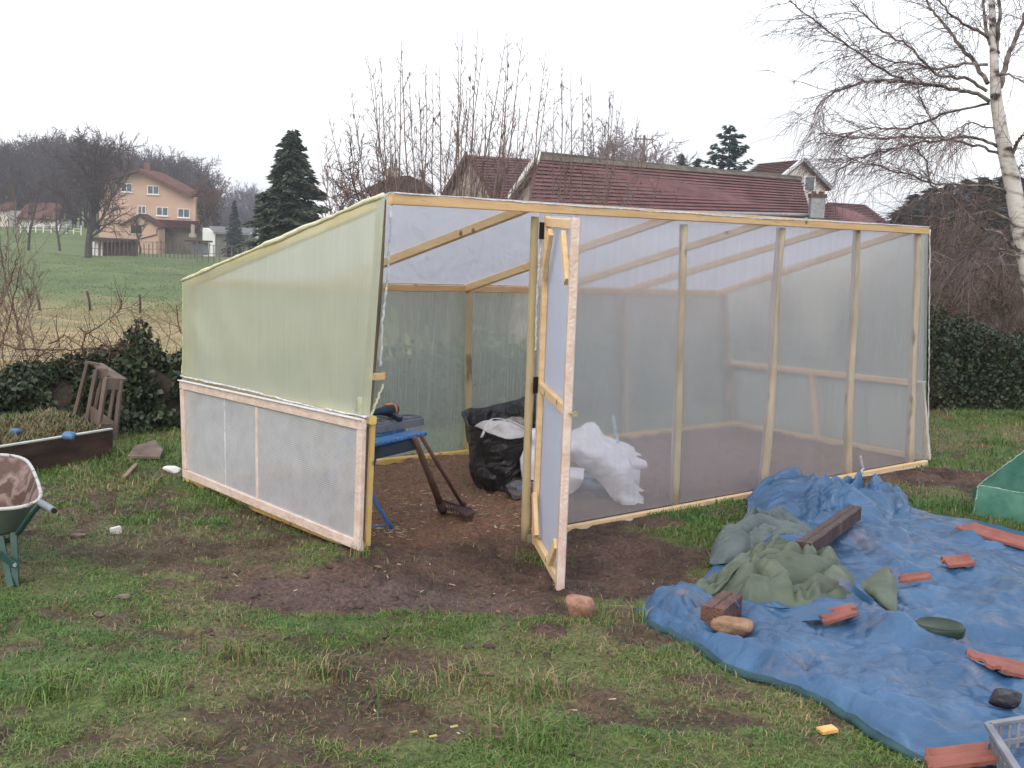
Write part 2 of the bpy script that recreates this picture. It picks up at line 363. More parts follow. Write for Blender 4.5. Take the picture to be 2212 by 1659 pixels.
# film edge folded over the rafter of the left end, and loose strip hanging round the corner post
def strip(pts, w_, mat, name, par=gh, nr=.008, seed=1):
    P = np.array(pts); k = 40; t = np.linspace(0, 1, len(P)); tt = np.linspace(0, 1, k)
    Q = np.stack([np.interp(tt, t, P[:, i]) for i in range(3)], 1)
    R = w_*.72*(.6+.9*fbm(tt*14, tt*0, 2, seed)); mb = MB(); mb.tube(Q+nrg.normal(0, nr*.25, Q.shape), R, 7); return mb.build(name, mat, par, smooth=True)
FOLD = M('gathered yellowish film', (.62, .60, .36), (.80, .77, .56), 12, .35, .5, 50, c3=(.72, .66, .5))
WRAP = M('gathered clear film', (.45, .46, .48), (.74, .75, .79), 26, .25, .6, 60, spec=.6)
strip([l_(402, 606, -.03), l_(838, 421, -.03)], .019, FOLD, 'film_hem')
strip([l_(402, 608, -.02), l_(404, 700, -.02), l_(401, 815, -.02)], .012, M('lime film', (.55, .62, .25), (.68, .72, .38), 8, .35, .4), 'film_hem', seed=2)
strip([l_(404, 812, -.045), l_(560, 845, -.05), l_(700, 880, -.05), l_(805, 900, -.04)], .009, WRAP, 'film_hem', seed=3)
strip([f_(845, 416, -.02), f_(1240, 445, -.02), f_(1620, 470, -.02), f_(2002, 490, -.02)], .006, WRAP, 'film_hem', seed=4)
strip([f_(2003, 495, -.025), f_(1999, 990, -.025)], .007, WRAP, 'film_hem', seed=5)
strip([f_(1228, 1146, -.03), f_(1620, 1072, -.03), f_(1995, 1003, -.03)], .007, WRAP, 'film_hem', seed=6)
strip([f_(846, 440, -.0), f_(838, 600, -.0), f_(826, 700, 0), f_(822, 790, 0)], .009, WRAP, 'film_hem', seed=7)
strip([f_(1172, 470, -.0), f_(1160, 640, -.0), f_(1157, 760, 0)], .008, WRAP, 'film_hem', seed=8)
strip([f_(1850, 985, -.035), f_(1856, 1010, -.035), f_(1848, 1028, -.035)], .012, WRAP, 'film_hem', seed=9)
strip([f_(828, 830, .0), f_(806, 880, -.01), f_(792, 905, -.03)], .008, FOLD, 'film_hem', seed=19)
cuff = MB(); a = f_(795, 925, .055); b = f_(800, 860, .055); cuff.tube(lerp(a, b, np.linspace(0, 1, 9)[:, None]), [.042, .04, .043, .041, .044, .04, .043, .04, .038], 14); cuff.build('film_cuff', M('film cuff', (.26, .26, .17), (.40, .41, .28), 14, .3, .5, spec=.5), gh, smooth=True)
# block latch on the corner post
mb = MB(); a = f_(812, 813, -.01); mb.beam(a-fd*.035, a+fd*.035, .05, .035); mb.build('latch_block', PINE, gh)
mb = MB(); mb.tube([a+fd*.035+fn*.0, a+fd*.06], .008, 8); mb.box(a+fd*.045+[0, 0, .012], (.012, .008, .01)); mb.build('latch', M('brass', (.5, .38, .15), (.7, .6, .35), 30, .35, metallic=.9), gh)
# lower bubble film panels
def panel(c4, nrm, mat_f, seed, studs=(.28, .47)):
    tl, tr, br, bl = c4; w_ = .055; th = .03; n0 = np.asarray(nrm)
    pr = MB(); ins = lambda p, q: p
    root = bpy.data.objects.new('side_panel', None); col.objects.link(root); root.parent = gh
    base = (bl+br)/2; root.location = tuple(base-np.array(gh.location))
    dx = (tr-tl)/np.linalg.norm(tr-tl); dz = (tl-bl)/np.linalg.norm(tl-bl)
    for nm, a, b, up in (('panel_rail', tl-dz*w_/2, tr-dz*w_/2, dz), ('panel_rail', bl+dz*w_/2, br+dz*w_/2, dz), ('panel_stile', tl+dx*w_/2-dz*w_*1.02, bl+dx*w_/2+dz*w_*1.02, dx), ('panel_stile', tr-dx*w_/2-dz*w_*1.02, br-dx*w_/2+dz*w_*1.02, dx)):
        q = MB(); q.beam(a-n0*.012, b-n0*.012, th, w_, tuple(up)); q.build(nm, PINEW, root)
    for t, ww, mt in ((studs[0], .012, WRAP), (studs[1], .03, PINEW)):
        q = MB(); q.beam(lerp(tl, tr, t)-dz*w_*1.03-n0*.02, lerp(bl, br, t)+dz*w_*1.03-n0*.02, .02, ww, tuple(dx)); q.build('panel_stud', mt, root)
    sheet('bubble_film', (bl, br, tr, tl), mat_f, n0, off=-.012, wr=.002, par=root, seed=seed, n=30, mm=20)
    h = MB(); h.beam(tl+dz*.003, tr+dz*.003, .034, .005, tuple(dz)); h.build('white_edge', M('white hem', (.8, .8, .82), (.7, .68, .68), 10, .4), root)
    return root
lo_ = lambda x, y: V(x, y, FL, BL, 0)
def lpan(x, y, off): 
    d = ray(x, y); n = ln; return CAM+d*(np.dot(FL-CAM, n)+off)/np.dot(d, n)
panel((lpan(388, 822, .09), lpan(782, 908, .09), lpan(776, 1191, .09), lpan(395, 1030, .09)), ln, BUBBLE, 11)
a = r_(1990, 826, -.05); b = r_(1572, 783, -.05)
panel((a, b, r_(1580, 914, -.09), r_(1997, 995, -.10)), rn, BUBBLE, 12)
# door
HB = f_(1148, 1168, -.02); HT = f_(1176, 466, -.02)
DB = G(1211, 1276, HB[2]-.02); DT = DB+(HT-HB)*[1, 1, 1]
# fit the top so that it meets the photograph
door = bpy.data.objects.new('door', None); col.objects.link(door); door.parent = gh; door.location = tuple(HB-np.array(gh.location))
dx = (DB-HB); dx[2] = 0; DW = np.linalg.norm(dx); dx /= DW; dzv = (HT-HB)/np.linalg.norm(HT-HB); dnn = np.cross(dx, dzv); dnn = dnn if dnn[0] < 0 else -dnn
print('door width', DW, pix(DT), pix(HT))
def dp(u, v, o=0.): return lerp(lerp(HB, DB, u), lerp(HT, DT, u), v)+dnn*o
dw = .06
beamo(dp(.03, 0), dp(.03, 1), .032, dw, PINEL, 'door_stile', door, tuple(dx))
beamo(dp(.97, 0), dp(.97, 1), .045, dw, PINEW, 'door_stile', door, tuple(dx))
for v, nm, mt in ((.018, 'door_rail', PINEL), (.488, 'door_rail', PINEL), (.982, 'door_rail', PINEL)):
    beamo(dp(.062, v), dp(.935, v), .034, .055, mt, nm, door, tuple(dzv))
for (ua, va), (ub, vb) in (((.09, .82), (.30, .955)), ((.91, .83), (.72, .955)), ((.08, .16), (.22, .045)), ((.92, .12), (.74, .045))):
    beamo(dp(ua, va, .02), dp(ub, vb, .02), .028, .06, PINEL, 'door_brace', door, tuple(dx))
sheet('door_film', (dp(0, 0, -.022), dp(1, 0, -.022), dp(1, 1, -.022), dp(0, 1, -.022)), film('door film', (.88, .90, .95), refr=.30, trl=.42, rough=.3, streak=(10, 10, 10), sat=(.84, .86, .95)), -dnn, par=door, wr=.003, seed=31)
for v in (.49, .955, -.0):
    mb = MB(); c = dp(0, v, .02); mb.box(c-fd*.02+fn*.02, (.006, .028, .05), [dx, fd, dzv]); mb.tube([c+fn*.03-dzv*.03, c+fn*.03+dzv*.03], .008, 8)
    mb.build('hinge', BLACK if v > 0.1 else METAL, door)
mb = MB(); c = dp(1, .487, 0)+dx*.012; mb.tube([c, c+dx*.05+fd*.03], .006, 8); mb.box(c+dx*.05+fd*.035, (.012, .012, .012)); mb.build('door_latch', bpy.data.materials['brass'], door)
# ------------------------------------------------------------------ ground cover masks (world space)
def blob(x, y, px, py, rx, ry):
    p = G(px, py, -.05); return np.exp(-(((x-p[0])/rx)**2+((y-p[1])/ry)**2))
def masks(x, y):
    inside = ss(-.35, .25, -((x-FL[0])*fn[0]+(y-FL[1])*fn[1]))*ss(-.35, .3, ((x-FL[0])*-ln[0]+(y-FL[1])*-ln[1]))*ss(-.5, .25, ((BL[0]-x)*bn[0]+(BL[1]-y)*bn[1]))*ss(-.6, .1, -((x-FR[0])*rn[0]+(y-FR[1])*rn[1]))
    mud = inside*1.25
    for b in ((720, 1290, .45, .3), (900, 1260, .5, .4), (1050, 1230, .45, .45), (1250, 1250, .5, .4), (1400, 1200, .5, .3), (600, 1310, .4, .16), (980, 1310, .45, .2),
              (1310, 1165, .38, .2), (1420, 1140, .28, .16), (1180, 1380, .12, .13), (1960, 1050, .75, .3), (2060, 1040, .5, .28), (1440, 1260, .25, .22), (1260, 1330, .3, .15), (1630, 1140, .2, .12)):
        mud = mud+1.15*blob(x, y, *b)
    half = .55*blob(x, y, 420, 1200, .6, .4)+.5*blob(x, y, 560, 1150, .5, .3)+.45*blob(x, y, 300, 1350, .6, .18)+.35*blob(x, y, 430, 1390, .3, .1)+.5*blob(x, y, 850, 1440, .35, .2)+.45*blob(x, y, 700, 1560, .5, .22)+.4*blob(x, y, 1010, 1590, .3, .2)+.45*blob(x, y, 340, 1120, .6, .5)+.5*blob(x, y, 200, 1210, .5, .25)+.4*blob(x, y, 620, 1420, .5, .2)+.3*blob(x, y, 150, 1420, .3, .12)
    n1 = fbm(x*2.2, y*2.2, 4, 21); n2 = fbm(x*7, y*7, 3, 31)
    mud = ss(.42, .78, np.clip(mud, 0, 1.15)+(n1-.5)*.55+(n2-.5)*.3)
    half = ss(.3, .75, half*1.35+(n1-.5)*2.0+(n2-.5)*1.8+.16)
    mud = np.maximum(mud, half*.85)
    straw = ss(.45, .72, fbm(x*1.5+9, y*1.5, 4, 41)+.30*blob(x, y, 700, 1520, .6, .35)+.25*blob(x, y, 500, 1180, .5, .4)+.2*blob(x, y, 2080, 940, .9, .9)+.15*blob(x, y, 950, 1550, .5, .3)-.05)
    return mud, straw
# ------------------------------------------------------------------ ground sheet
def lines(segs):
    o = []
    for a, b, n in segs: o.append(np.linspace(a, b, n, endpoint=False))
    return np.concatenate(o+[[segs[-1][1]]])
gx = lines([(-900, -300, 10), (-300, -60, 40), (-60, -14, 46), (-14, -4.2, 60), (-4.2, 5.6, 390), (5.6, 14, 60), (14, 60, 60), (60, 300, 60), (300, 900, 12)])
gy = lines([(-60, -5, 12), (-5, 3.2, 20), (3.2, 12.8, 380), (12.8, 22, 60), (22, 60, 70), (60, 260, 120), (260, 1200, 30)])
X, Yg = np.meshgrid(gx, gy)
Z = terr(X, Yg); near = (1-ss(11, 20, Yg))*(1-ss(5, 12, np.abs(X)))
mud, straw = masks(X, Yg)
cl = fbm(X*9, Yg*9, 4, 51); rd_ = 1-np.abs(2*fbm(X*5, Yg*5, 3, 61)-1)
Z = Z+near*((cl-.5)*.085*mud+(rd_-.6)*.04*mud+(fbm(X*4, Yg*4, 4, 71)-.5)*.06*(1-mud)-.012*mud)
dF = -((X-FL[0])*fn[0]+(Yg-FL[1])*fn[1]); sF = (X-FL[0])*fd[0]+(Yg-FL[1])*fd[1]; kk = np.exp(-((dF+.02)/.13)**2)*ss(1.1, 1.3, sF)*ss(6.2, 5.9, sF); Z = Z*(1-kk)+np.minimum(Z, -.035)*kk
far = 1-near
def mixc(a, b, t): return np.asarray(a)*(1-t[..., None])+np.asarray(b)*t[..., None]
n3 = fbm(X*3, Yg*3, 4, 81); n4 = fbm(X*14, Yg*14, 3, 91)
inside_w = ss(0, .4, -((X-FL[0])*fn[0]+(Yg-FL[1])*fn[1]))*near*ss(-.1, .25, (X-FL[0])*-ln[0]+(Yg-FL[1])*-ln[1])
mudc = mixc((.050, .027, .018), (.115, .068, .05), ss(.3, .7, n3*.6+n4*.4))
mudc = mixc(mudc, (.24, .125, .078), inside_w*.8)
wet = near*(blob(X, Yg, 720, 1300, .6, .25)+blob(X, Yg, 950, 1300, .3, .15)); mudc = mixc(mudc, (.12, .080, .072), np.clip(wet, 0, 1)*.7)
grassc = mixc((.065, .085, .022), (.10, .135, .035), ss(.3, .7, n4))
grassc = mixc(grassc, (.16, .12, .065), straw*.6)
nearc = mixc(grassc, mudc, mud)
# meadow beyond the hedge: dead straw in front, green higher up
fb = fbm(X*.35, Yg*.35, 5, 101); fg = fbm(X*.1, Yg*.16, 4, 111); ft = fbm(X*1.4, Yg*1.1, 4, 121)
green = ss(66, 82, Yg+(fb-.5)*18)
mead = mixc(mixc((.25, .19, .085), (.42, .33, .17), ss(.3, .7, ft)), (.13, .15, .055), ss(.5, .75, fb)*.6)
mead = mixc(mead, (.12, .16, .055), ss(70, 60, Yg)*0+ss(58, 66, Yg)*.3)
gr = mixc((.075, .12, .035), (.135, .19, .06), ss(.3, .7, fg*.5+ft*.5))
gr = mixc(gr, (.2, .18, .08), ss(.62, .75, fbm(X*.5, Yg*.25, 4, 131))*.6)
mead = mixc(mead, gr, green)
brown = ss(.25, .36, X/np.maximum(Yg, 1))*ss(68, 85, Yg); mead = mixc(mead, (.11, .075, .05), brown*.9)
C = mixc(nearc, mead, ss(0, 3, Yg-np.interp(X, HEDGE[:, 0], HEDGE[:, 1])))
C = np.clip(C, 0.005, 1)
gm = M('garden soil and turf', (.58, .58, .58), (1.3, 1.3, 1.3), 45, .8, 1.0, 38, detail=8, attr=True, spec=.35)
mb = MB(); mb.grid(np.stack([X, Yg, Z], -1))
ground = mb.build('ground', gm, smooth=True, colors=C.reshape(-1, 3)); ground['kind'] = 'structure'
gxi, gyi = gx, gy
def zg(x, y):
    """height of the finished ground sheet"""
    x = np.asarray(x, float); y = np.asarray(y, float)
    i = np.clip(np.searchsorted(gx, x)-1, 0, len(gx)-2); j = np.clip(np.searchsorted(gy, y)-1, 0, len(gy)-2)
    a = (x-gx[i])/(gx[i+1]-gx[i]); b = (y-gy[j])/(gy[j+1]-gy[j])
    return (Z[j, i]*(1-a)+Z[j, i+1]*a)*(1-b)+(Z[j+1, i]*(1-a)+Z[j+1, i+1]*a)*b
# ------------------------------------------------------------------ grass blades
TARP_PX = []
def infront(x, y):     # inside the camera's cone with a margin
    return (y > 3.2) & (np.abs(x) < y*.47+.6)
tarp_low = [(1372, 1318), (1400, 1347), (1470, 1382), (1560, 1440), (1640, 1476), (1720, 1502), (1800, 1547), (1880, 1592), (1960, 1632), (2000, 1650), (2110, 1690), (2300, 1760)]
tarp_up = [(1372, 1316), (1450, 1303), (1530, 1240), (1570, 1180), (1620, 1130), (1612, 1075), (1650, 1052), (1720, 1052), (1800, 1050), (1860, 1056), (1960, 1076), (1968, 1098), (2020, 1112), (2100, 1122), (2180, 1142), (2330, 1200)]
TP = np.array([GT(*p)[:2] for p in tarp_low]+[GT(*p)[:2] for p in tarp_up[::-1]])
def inpoly(x, y, P):
    r = np.zeros(x.shape, bool); n = len(P)
    for i in range(n):
        x1, y1 = P[i]; x2, y2 = P[(i+1) % n]
        c = ((y1 > y) != (y2 > y)); r ^= c & (x < (x2-x1)*(y-y1)/(y2-y1+1e-12)+x1)
    return r
def blades(n, x0, x1, y0, y1, length, width, dens, seed, colf, nseg=2, lean=.8):
    g = np.random.default_rng(seed)
    x = g.uniform(x0, x1, n); y = y0+(y1-y0)*g.random(n)**1.25
    k = infront(x, y) & (g.random(n) < dens(x, y)); x = x[k]; y = y[k]; n = len(x)
    z = zg(x, y)-.004
    Lh = length*(.45+1.0*g.random(n)**1.6)*(.6+.9*fbm(x*2.5, y*2.5, 3, seed)); th = g.uniform(0, 2*math.pi, n); le = lean*g.random(n)+.15
    wd = width*(.6+.8*g.random(n))
    dx_, dy_ = np.cos(th), np.sin(th); sx, sy = -dy_, dx_
    rows = []
    for t, wk in ((0, 1.), (.5, .8), (1, .0)):
        h = Lh*(np.sin(t*1.3)/1.3 if True else t)*(1-le*.35*t); o = Lh*le*t*t
        cx, cy_, cz = x+dx_*o, y+dy_*o, z+h
        if wk > 0: rows += [np.stack([cx-sx*wd*wk/2, cy_-sy*wd*wk/2, cz], 1), np.stack([cx+sx*wd*wk/2, cy_+sy*wd*wk/2, cz], 1)]
        else: rows += [np.stack([cx, cy_, cz], 1)]
    Vv = np.stack(rows, 1)
    b = np.arange(n)[:, None]*5
    quad = np.concatenate([b+0, b+1, b+3, b+2], 1); tri = np.concatenate([b+2, b+3, b+4], 1)
    c = colf(x, y, g); c = np.repeat(c[:, None], 5, 1)
    return Vv.reshape(-1, 3), quad, tri, c.reshape(-1, 3)
GM = M('grass blades', (1, 1, 1), rough=.55, attr=True, spec=.3)
def gcol(x, y, g):
    n = len(x); m_, s_ = masks(x, y); a = g.random(n)
    f = fbm(x*1.3, y*1.3, 3, 7)
    c = mixc((.065, .14, .022), (.17, .26, .06), ss(.1, .9, a*.6+f*.5))
    c = mixc(c, (.055, .20, .05), ss(.5, .65, fbm(x*2+3, y*2, 3, 17))*.5)
    dead = (g.random(n) < .07+.42*s_+.2*m_); c[dead] = mixc((.20, .15, .07), (.42, .32, .18), g.random(n))[dead]
    return c*(.6+.5*g.random(n))[:, None]
def gd(x, y):
    m_, s_ = masks(x, y); t = inpoly(x, y, TP)
    patch = ss(.3, .6, fbm(x*5, y*5, 3, 77))
    return np.where(t, 0, np.clip((1-m_)*(.22+.78*patch)+.035, 0, 1))
hedge_y = lambda x: np.interp(x, HEDGE[:, 0], HEDGE[:, 1])
A = [blades(620000, -4.5, 5, 3.4, 9, .034, .0035, gd, 5, gcol, lean=1.3), blades(260000, -6, 9, 7, 16, .06, .006, lambda x, y: gd(x, y)*(y < hedge_y(x)), 6, gcol)]
# taller tufts
tf = [(780, 1205+0, 14), (240, 1010, 30), (205, 1030, 30), (258, 985, 25), (1300, 1340, 14), (1410, 1340, 18), (1550, 1225, 16), (700, 1450, 20), (1150, 1600, 26), (330, 1500, 20), (860, 1500, 18), (2060, 1100, 25), (1500, 1110, 14), (1560, 1120, 14), (2150, 960, 30), (2080, 900, 40), (2180, 900, 40), (1180, 1500, 20), (1000, 1470, 20), (520, 1420, 22), (100, 1500, 22)]
tp = [GT(a, b) for a, b, c in tf]
def td(x, y):
    d = np.zeros(x.shape)
    for q, (a, b, c) in zip(tp, tf): d = np.maximum(d, np.exp(-((x-q[0])**2+(y-q[1])**2)/(.0045*c)**2))
    return d*(~inpoly(x, y, TP))
A.append(blades(500000, -4.5, 7, 3.6, 15, .12, .005, td, 8, gcol, lean=.9))
def mcol(x, y, g):
    n = len(x); gr_ = g.random(n) < ss(60, 85, y); a = g.random(n)
    return np.where(gr_[:, None], mixc((.10, .15, .04), (.18, .25, .08), a), mixc((.24, .18, .08), (.50, .40, .22), a))
def md_(x, y): return (x < -.09*y)*(y > hedge_y(x)+1)*(.3+.7*ss(.3, .7, fbm(x*.8, y*.5, 3, 3)))
def md2(x, y): return (x > .30*y)*(y > hedge_y(x)+1)*.8
A.append(blades(150000, -36, 0, 12, 75, .13, .022, md_, 15, mcol, lean=.9)); A.append(blades(90000, -55, 0, 66, 132, .10, .05, md_, 16, mcol, lean=.9)); A.append(blades(50000, 3, 30, 14, 60, .15, .022, md2, 17, mcol, lean=.9))
mb = MB(); cc = []
for v_, q_, t_, c_ in A:
    mb.v.append(v_); mb.f.append(q_+mb.n); mb.f.append(t_+mb.n); mb.n += len(v_); cc.append(c_)
print('blades', mb.n/5)
tag(mb.build('grass', GM, colors=np.concatenate(cc)), 'short patchy winter grass in the muddy garden and the meadow beyond', 'grass', kind='stuff')
# straw and wood litter on the soil
g = np.random.default_rng(77); mb = MB()
for (px, py, rx, ry, n) in ((960, 1090, .5, .35, 130), (830, 1140, .2, .2, 60), (1060, 1120, .4, .2, 20), (900, 1000, .5, .3, 14), (1000, 1230, .8, .4, 9), (800, 1280, .8, .3, 5), (700, 1500, 1.2, .5, 10), (1800, 1000, 1.2, .6, 30)):
    c = G(px, py)
    for _ in range(n):
        x = c[0]+g.normal(0, rx*.6); y = c[1]+g.normal(0, ry*.6); a = g.uniform(0, 6.28); l = g.uniform(.004, .02); z = float(zg(x, y))+.008
        if inpoly(np.array([x]), np.array([y]), TP)[0]: continue
        d = np.array([math.cos(a), math.sin(a), g.normal(0, .12)]); mb.beam(np.array([x, y, z])-d*l, np.array([x, y, z])+d*l, .004+.003*g.random(), .003)
tag(mb.build('wood_litter', M('wood chips', (.42, .33, .2), (.62, .52, .38), 20, .8)), 'pale straw and wood chips scattered over the soil by the greenhouse door', 'litter', kind='stuff')
# clods of earth
mb = MB(); 
def lump(mb, c, r, seed, sq=.7, n=8, amp=.35):
    g = np.random.default_rng(seed); u = np.linspace(0, math.pi, n); v = np.linspace(0, 2*math.pi, n*2, endpoint=False)
    U_, V_ = np.meshgrid(u, v, indexing='ij'); x = np.sin(U_)*np.cos(V_); y = np.sin(U_)*np.sin(V_); z = np.cos(U_)
    d = 1+amp*2*(fbm(x*1.3+seed, y*1.3+z*1.7+seed*.7, 3, seed)-.5)
    P = np.stack([x*r[0]*d, y*r[1]*d, z*r[2]*d], -1)+np.asarray(c)
    P = np.concatenate([P, P[:, :1]], 1); mb.grid(P)
for i in range(420):
    b = ((720, 1290), (900, 1260), (1050, 1230), (1250, 1290), (1400, 1220), (600, 1310), (1180, 1380), (2000, 1040), (860, 1440), (350, 1400))[i % 10]
    c = G(*b); x = c[0]+g.normal(0, .6); y = c[1]+g.normal(0, .3)
    if inpoly(np.array([x]), np.array([y]), TP)[0]: continue
    r = .005+.016*g.random()**3
    lump(mb, (x, y, float(zg(x, y))+r*.2), (r*1.2, r, r*.7), i, n=5)
tag(mb.build('earth_clods', M('wet earth', (.05, .032, .026), (.11, .075, .06), 30, .7, .4), smooth=True), 'small dark clods of earth trodden up in front of the greenhouse', 'soil', kind='stuff')
# ------------------------------------------------------------------ woody plants
BARK = M('dark bark', (.045, .035, .032), (.10, .08, .07), 8, .85, .5, 30, (1, 1, .3))
TWIG = M('fine twigs', (.055, .038, .036), (.09, .065, .058), 3, .8)
TWIGG = M('greyish twigs', (.11, .085, .08), (.17, .13, .12), 2, .8)
TWIGR = M('reddish twigs', (.10, .048, .035), (.16, .085, .06), 3, .8)
BTW = M('pale hazel twigs', (.15, .11, .10), (.24, .18, .17), 2, .8)
TWIGB = M('brown twigs', (.075, .052, .04), (.14, .10, .08), 1, .8)
HAZEL = M('hazel stems', (.14, .10, .085), (.25, .18, .15), 6, .7, .2, 30)
def wander(p, d, L, n, g, wob, trop):
    P = [np.array(p, float)]; d = np.array(d, float); d /= np.linalg.norm(d)
    for i in range(n):
        d = d+g.normal(0, wob, 3)+np.asarray(trop)/n; d /= np.linalg.norm(d); P.append(P[-1]+d*L/n)
    return np.array(P), d
def perp(d, g, ang):
    a = np.cross(d, g.normal(0, 1, 3)); a /= np.linalg.norm(a)+1e-9
    return d*math.cos(ang)+a*math.sin(ang)
def grow(mt, mc, p, d, L, r, lev, g, o):
    """recursive limb; mt = mesh of trunk and limbs, mc = crown of twigs"""
    n = o['seg'][lev]; P, de = wander(p, d, L, n, g, o['wob'][lev], o['trop'][lev])
    t = np.linspace(0, 1, n+1); rt = r*(1-t*(1-o['tip'][lev]))
    mb = mt if lev < o['split'] else mc
    mb.tube(P, rt, o['sides'][lev], cap=False)
    if lev+1 >= len(o['num']): return
    k = o['num'][lev+1]; k = int(k*L/o['ref'][lev]+g.random()) if o['ref'][lev] else k
    for i in range(k):
        s = o['start'][lev]+(1-o['start'][lev])*((i+g.random())/k); j = min(int(s*n), n-1); q = P[j]*(1-(s*n-j))+P[j+1]*(s*n-j)
        dd = P[j+1]-P[j]; dd /= np.linalg.norm(dd)+1e-9
        nd = perp(dd, g, o['ang'][lev+1]*g.uniform(.7, 1.3))
        if nd[2] < -.3 and lev < 1: nd[2] *= -.5
        LL = L*o['ratio'][lev+1]*(1-.55*s if lev == 0 and o.get('cone', 1) else 1-.4*s)*g.uniform(.6, 1.2)
        grow(mt, mc, q, nd, LL, max(o['rmin'], r*(1-s*(1-o['tip'][lev]))*o['rr']), lev+1, g, o)
def tree(seed, H, r, o, at=(0, 0, 0), lean=(0, 0)):
    g = np.random.default_rng(seed); mt, mc = MB(), MB()
    grow(mt, mc, at, (lean[0], lean[1], 1), H, r, 0, g, o); return mt, mc
BARE = dict(seg=[8, 6, 4, 3], wob=[.07, .16, .2, .2], trop=[(0, 0, .2), (0, 0, .5), (0, 0, .35), (0, 0, .1)], tip=[.25, .2, .3, .6], sides=[6, 4, 3, 3], num=[1, 17, 9, 7], ref=[0, 0, 0], start=[.22, .15, .1], ang=[0, .85, .75, .6], ratio=[1, .48, .42, .45], rr=.42, rmin=.012, split=2)
APPLE = dict(seg=[6, 6, 5, 4], wob=[.12, .3, .35, .35], trop=[(0, 0, .2), (0, 0, .1), (0, 0, .3), (0, 0, .6)], tip=[.5, .25, .3, .5], sides=[7, 5, 3, 3], num=[1, 9, 9, 8], ref=[0, 0, 0], start=[.35, .2, .1], ang=[0, 1.0, .9, .8], ratio=[1, .75, .42, .4], rr=.55, rmin=.014, split=2, cone=0)
def put_tree(name, mtmc, loc, label, cat, bark, twig, group=None):
    root = thing(name, (0, 0, 0), label, cat, group)
    mtmc[0].build('trunk', bark, root, smooth=True); mtmc[1].build('crown', twig, root)
    root.location = tuple(map(float, loc)); return root
def dupe(root, loc, rz, s, label, group=None):
    r = root.copy(); col.objects.link(r); r.location = tuple(map(float, loc)); r.rotation_euler = (0, 0, rz); r.scale = s if hasattr(s, '__len__') else (s, s, s); r['label'] = label
    if group: r['group'] = group
    for ch in list(root.children):
        c = ch.copy(); col.objects.link(c); c.parent = r
    return r
def spot(px, dist):                      # ground point at picture column px, world depth dist
    d = ray(px, 600); x = d[0]/d[1]*dist; return np.array([x, dist, float(terr(x, dist))])
def hgt(px, ytop, dist): return (Y(px, ytop, dist)-spot(px, dist))[2]
# garden trees in front of the peach house
for i, (px, dist, yt, sd_, lab, o_, sp) in enumerate([
        (190, 128, 318, 12, 'dark bare tree with a broad crown on the meadow crest, left of the peach house', BARE, 1.),
        (62, 140, 380, 13, 'thin bare tree at the far left of the meadow crest', BARE, .8),
        (302, 150, 420, 14, 'small bare fruit tree standing in front of the annex of the peach house', APPLE, .7),
        (130, 150, 395, 15, 'slim bare tree between the two big bare trees by the red roofed houses', BARE, .9)]):
    s = spot(px, dist); H = hgt(px, yt, dist); o = dict(o_); o['rmin'] = .022
    if i == 0: o['ratio'] = [1, .8, .5, .45]; o['num'] = [1, 26, 13, 10]; o['rmin'] = .03; o['start'] = [.2, .1, .1]
    put_tree('bare_tree', tree(sd_, H*(.93 if o_ is BARE else .62), H*.022*(1.6 if i == 0 else 1), o), s, lab, 'tree', BARK, TWIG)
# dark red bush right of the house
s = spot(443, 170); o = dict(BARE, num=[1, 34, 14, 9], start=[.34, .1, .1], ratio=[1, .8, .45, .4], rmin=.028)
put_tree('bare_bush', tree(18, hgt(443, 392, 170)*.8, .3, o), s, 'rounded dark reddish bare tree at the right corner of the peach house', 'tree', BARK, TWIGR)
# wood on the far hill, one mass
protos = []
for k in range(5):
    o = dict(BARE, num=[1, 15, 7, 5], start=[.3, .15, .1], rmin=.04, ratio=[1, .42, .45, .45]); a, b = tree(30+k, 15, .2, o)
    a.v += b.v; a.f += [f+a.n if isinstance(f, np.ndarray) else [[q+a.n for q in z] for z in f] for f in b.f]; a.n += b.n
    protos.append((np.vstack(a.v), [f for f in a.f]))
def far_wood(name, label, items, mat):
    mb = MB(); g = np.random.default_rng(9)
    for (x, y, z, h) in items:
        V_, F_ = protos[g.integers(5)]; a = g.uniform(0, 6.28); s = h/15*1.0; c_, s_ = math.cos(a), math.sin(a)
        W = np.stack([(V_[:, 0]*c_-V_[:, 1]*s_)*s*1.1, (V_[:, 0]*s_+V_[:, 1]*c_)*s*1.1, V_[:, 2]*s], 1)+[x, y, z]
        n = mb.n; mb.v.append(W); mb.n += len(W)
        for f in F_: mb.f.append(f+n if isinstance(f, np.ndarray) else [[q+n for q in z_] for z_ in f])
    return tag(mb.build(name, mat), label, 'wood', kind='stuff')
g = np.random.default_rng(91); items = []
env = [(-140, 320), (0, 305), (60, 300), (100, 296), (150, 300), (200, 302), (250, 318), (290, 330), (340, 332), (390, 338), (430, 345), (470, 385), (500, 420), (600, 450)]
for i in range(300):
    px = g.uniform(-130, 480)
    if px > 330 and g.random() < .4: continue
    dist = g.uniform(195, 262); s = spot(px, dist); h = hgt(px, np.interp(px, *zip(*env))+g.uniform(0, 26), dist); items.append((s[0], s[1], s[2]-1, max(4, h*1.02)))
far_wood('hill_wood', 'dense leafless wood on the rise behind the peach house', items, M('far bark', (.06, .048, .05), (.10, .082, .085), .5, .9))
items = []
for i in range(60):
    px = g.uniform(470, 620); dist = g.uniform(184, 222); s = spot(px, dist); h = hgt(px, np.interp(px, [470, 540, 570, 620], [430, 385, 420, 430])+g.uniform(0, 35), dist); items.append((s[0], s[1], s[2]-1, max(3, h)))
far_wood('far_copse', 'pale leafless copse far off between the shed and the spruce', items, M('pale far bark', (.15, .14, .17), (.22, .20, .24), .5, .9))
items = []
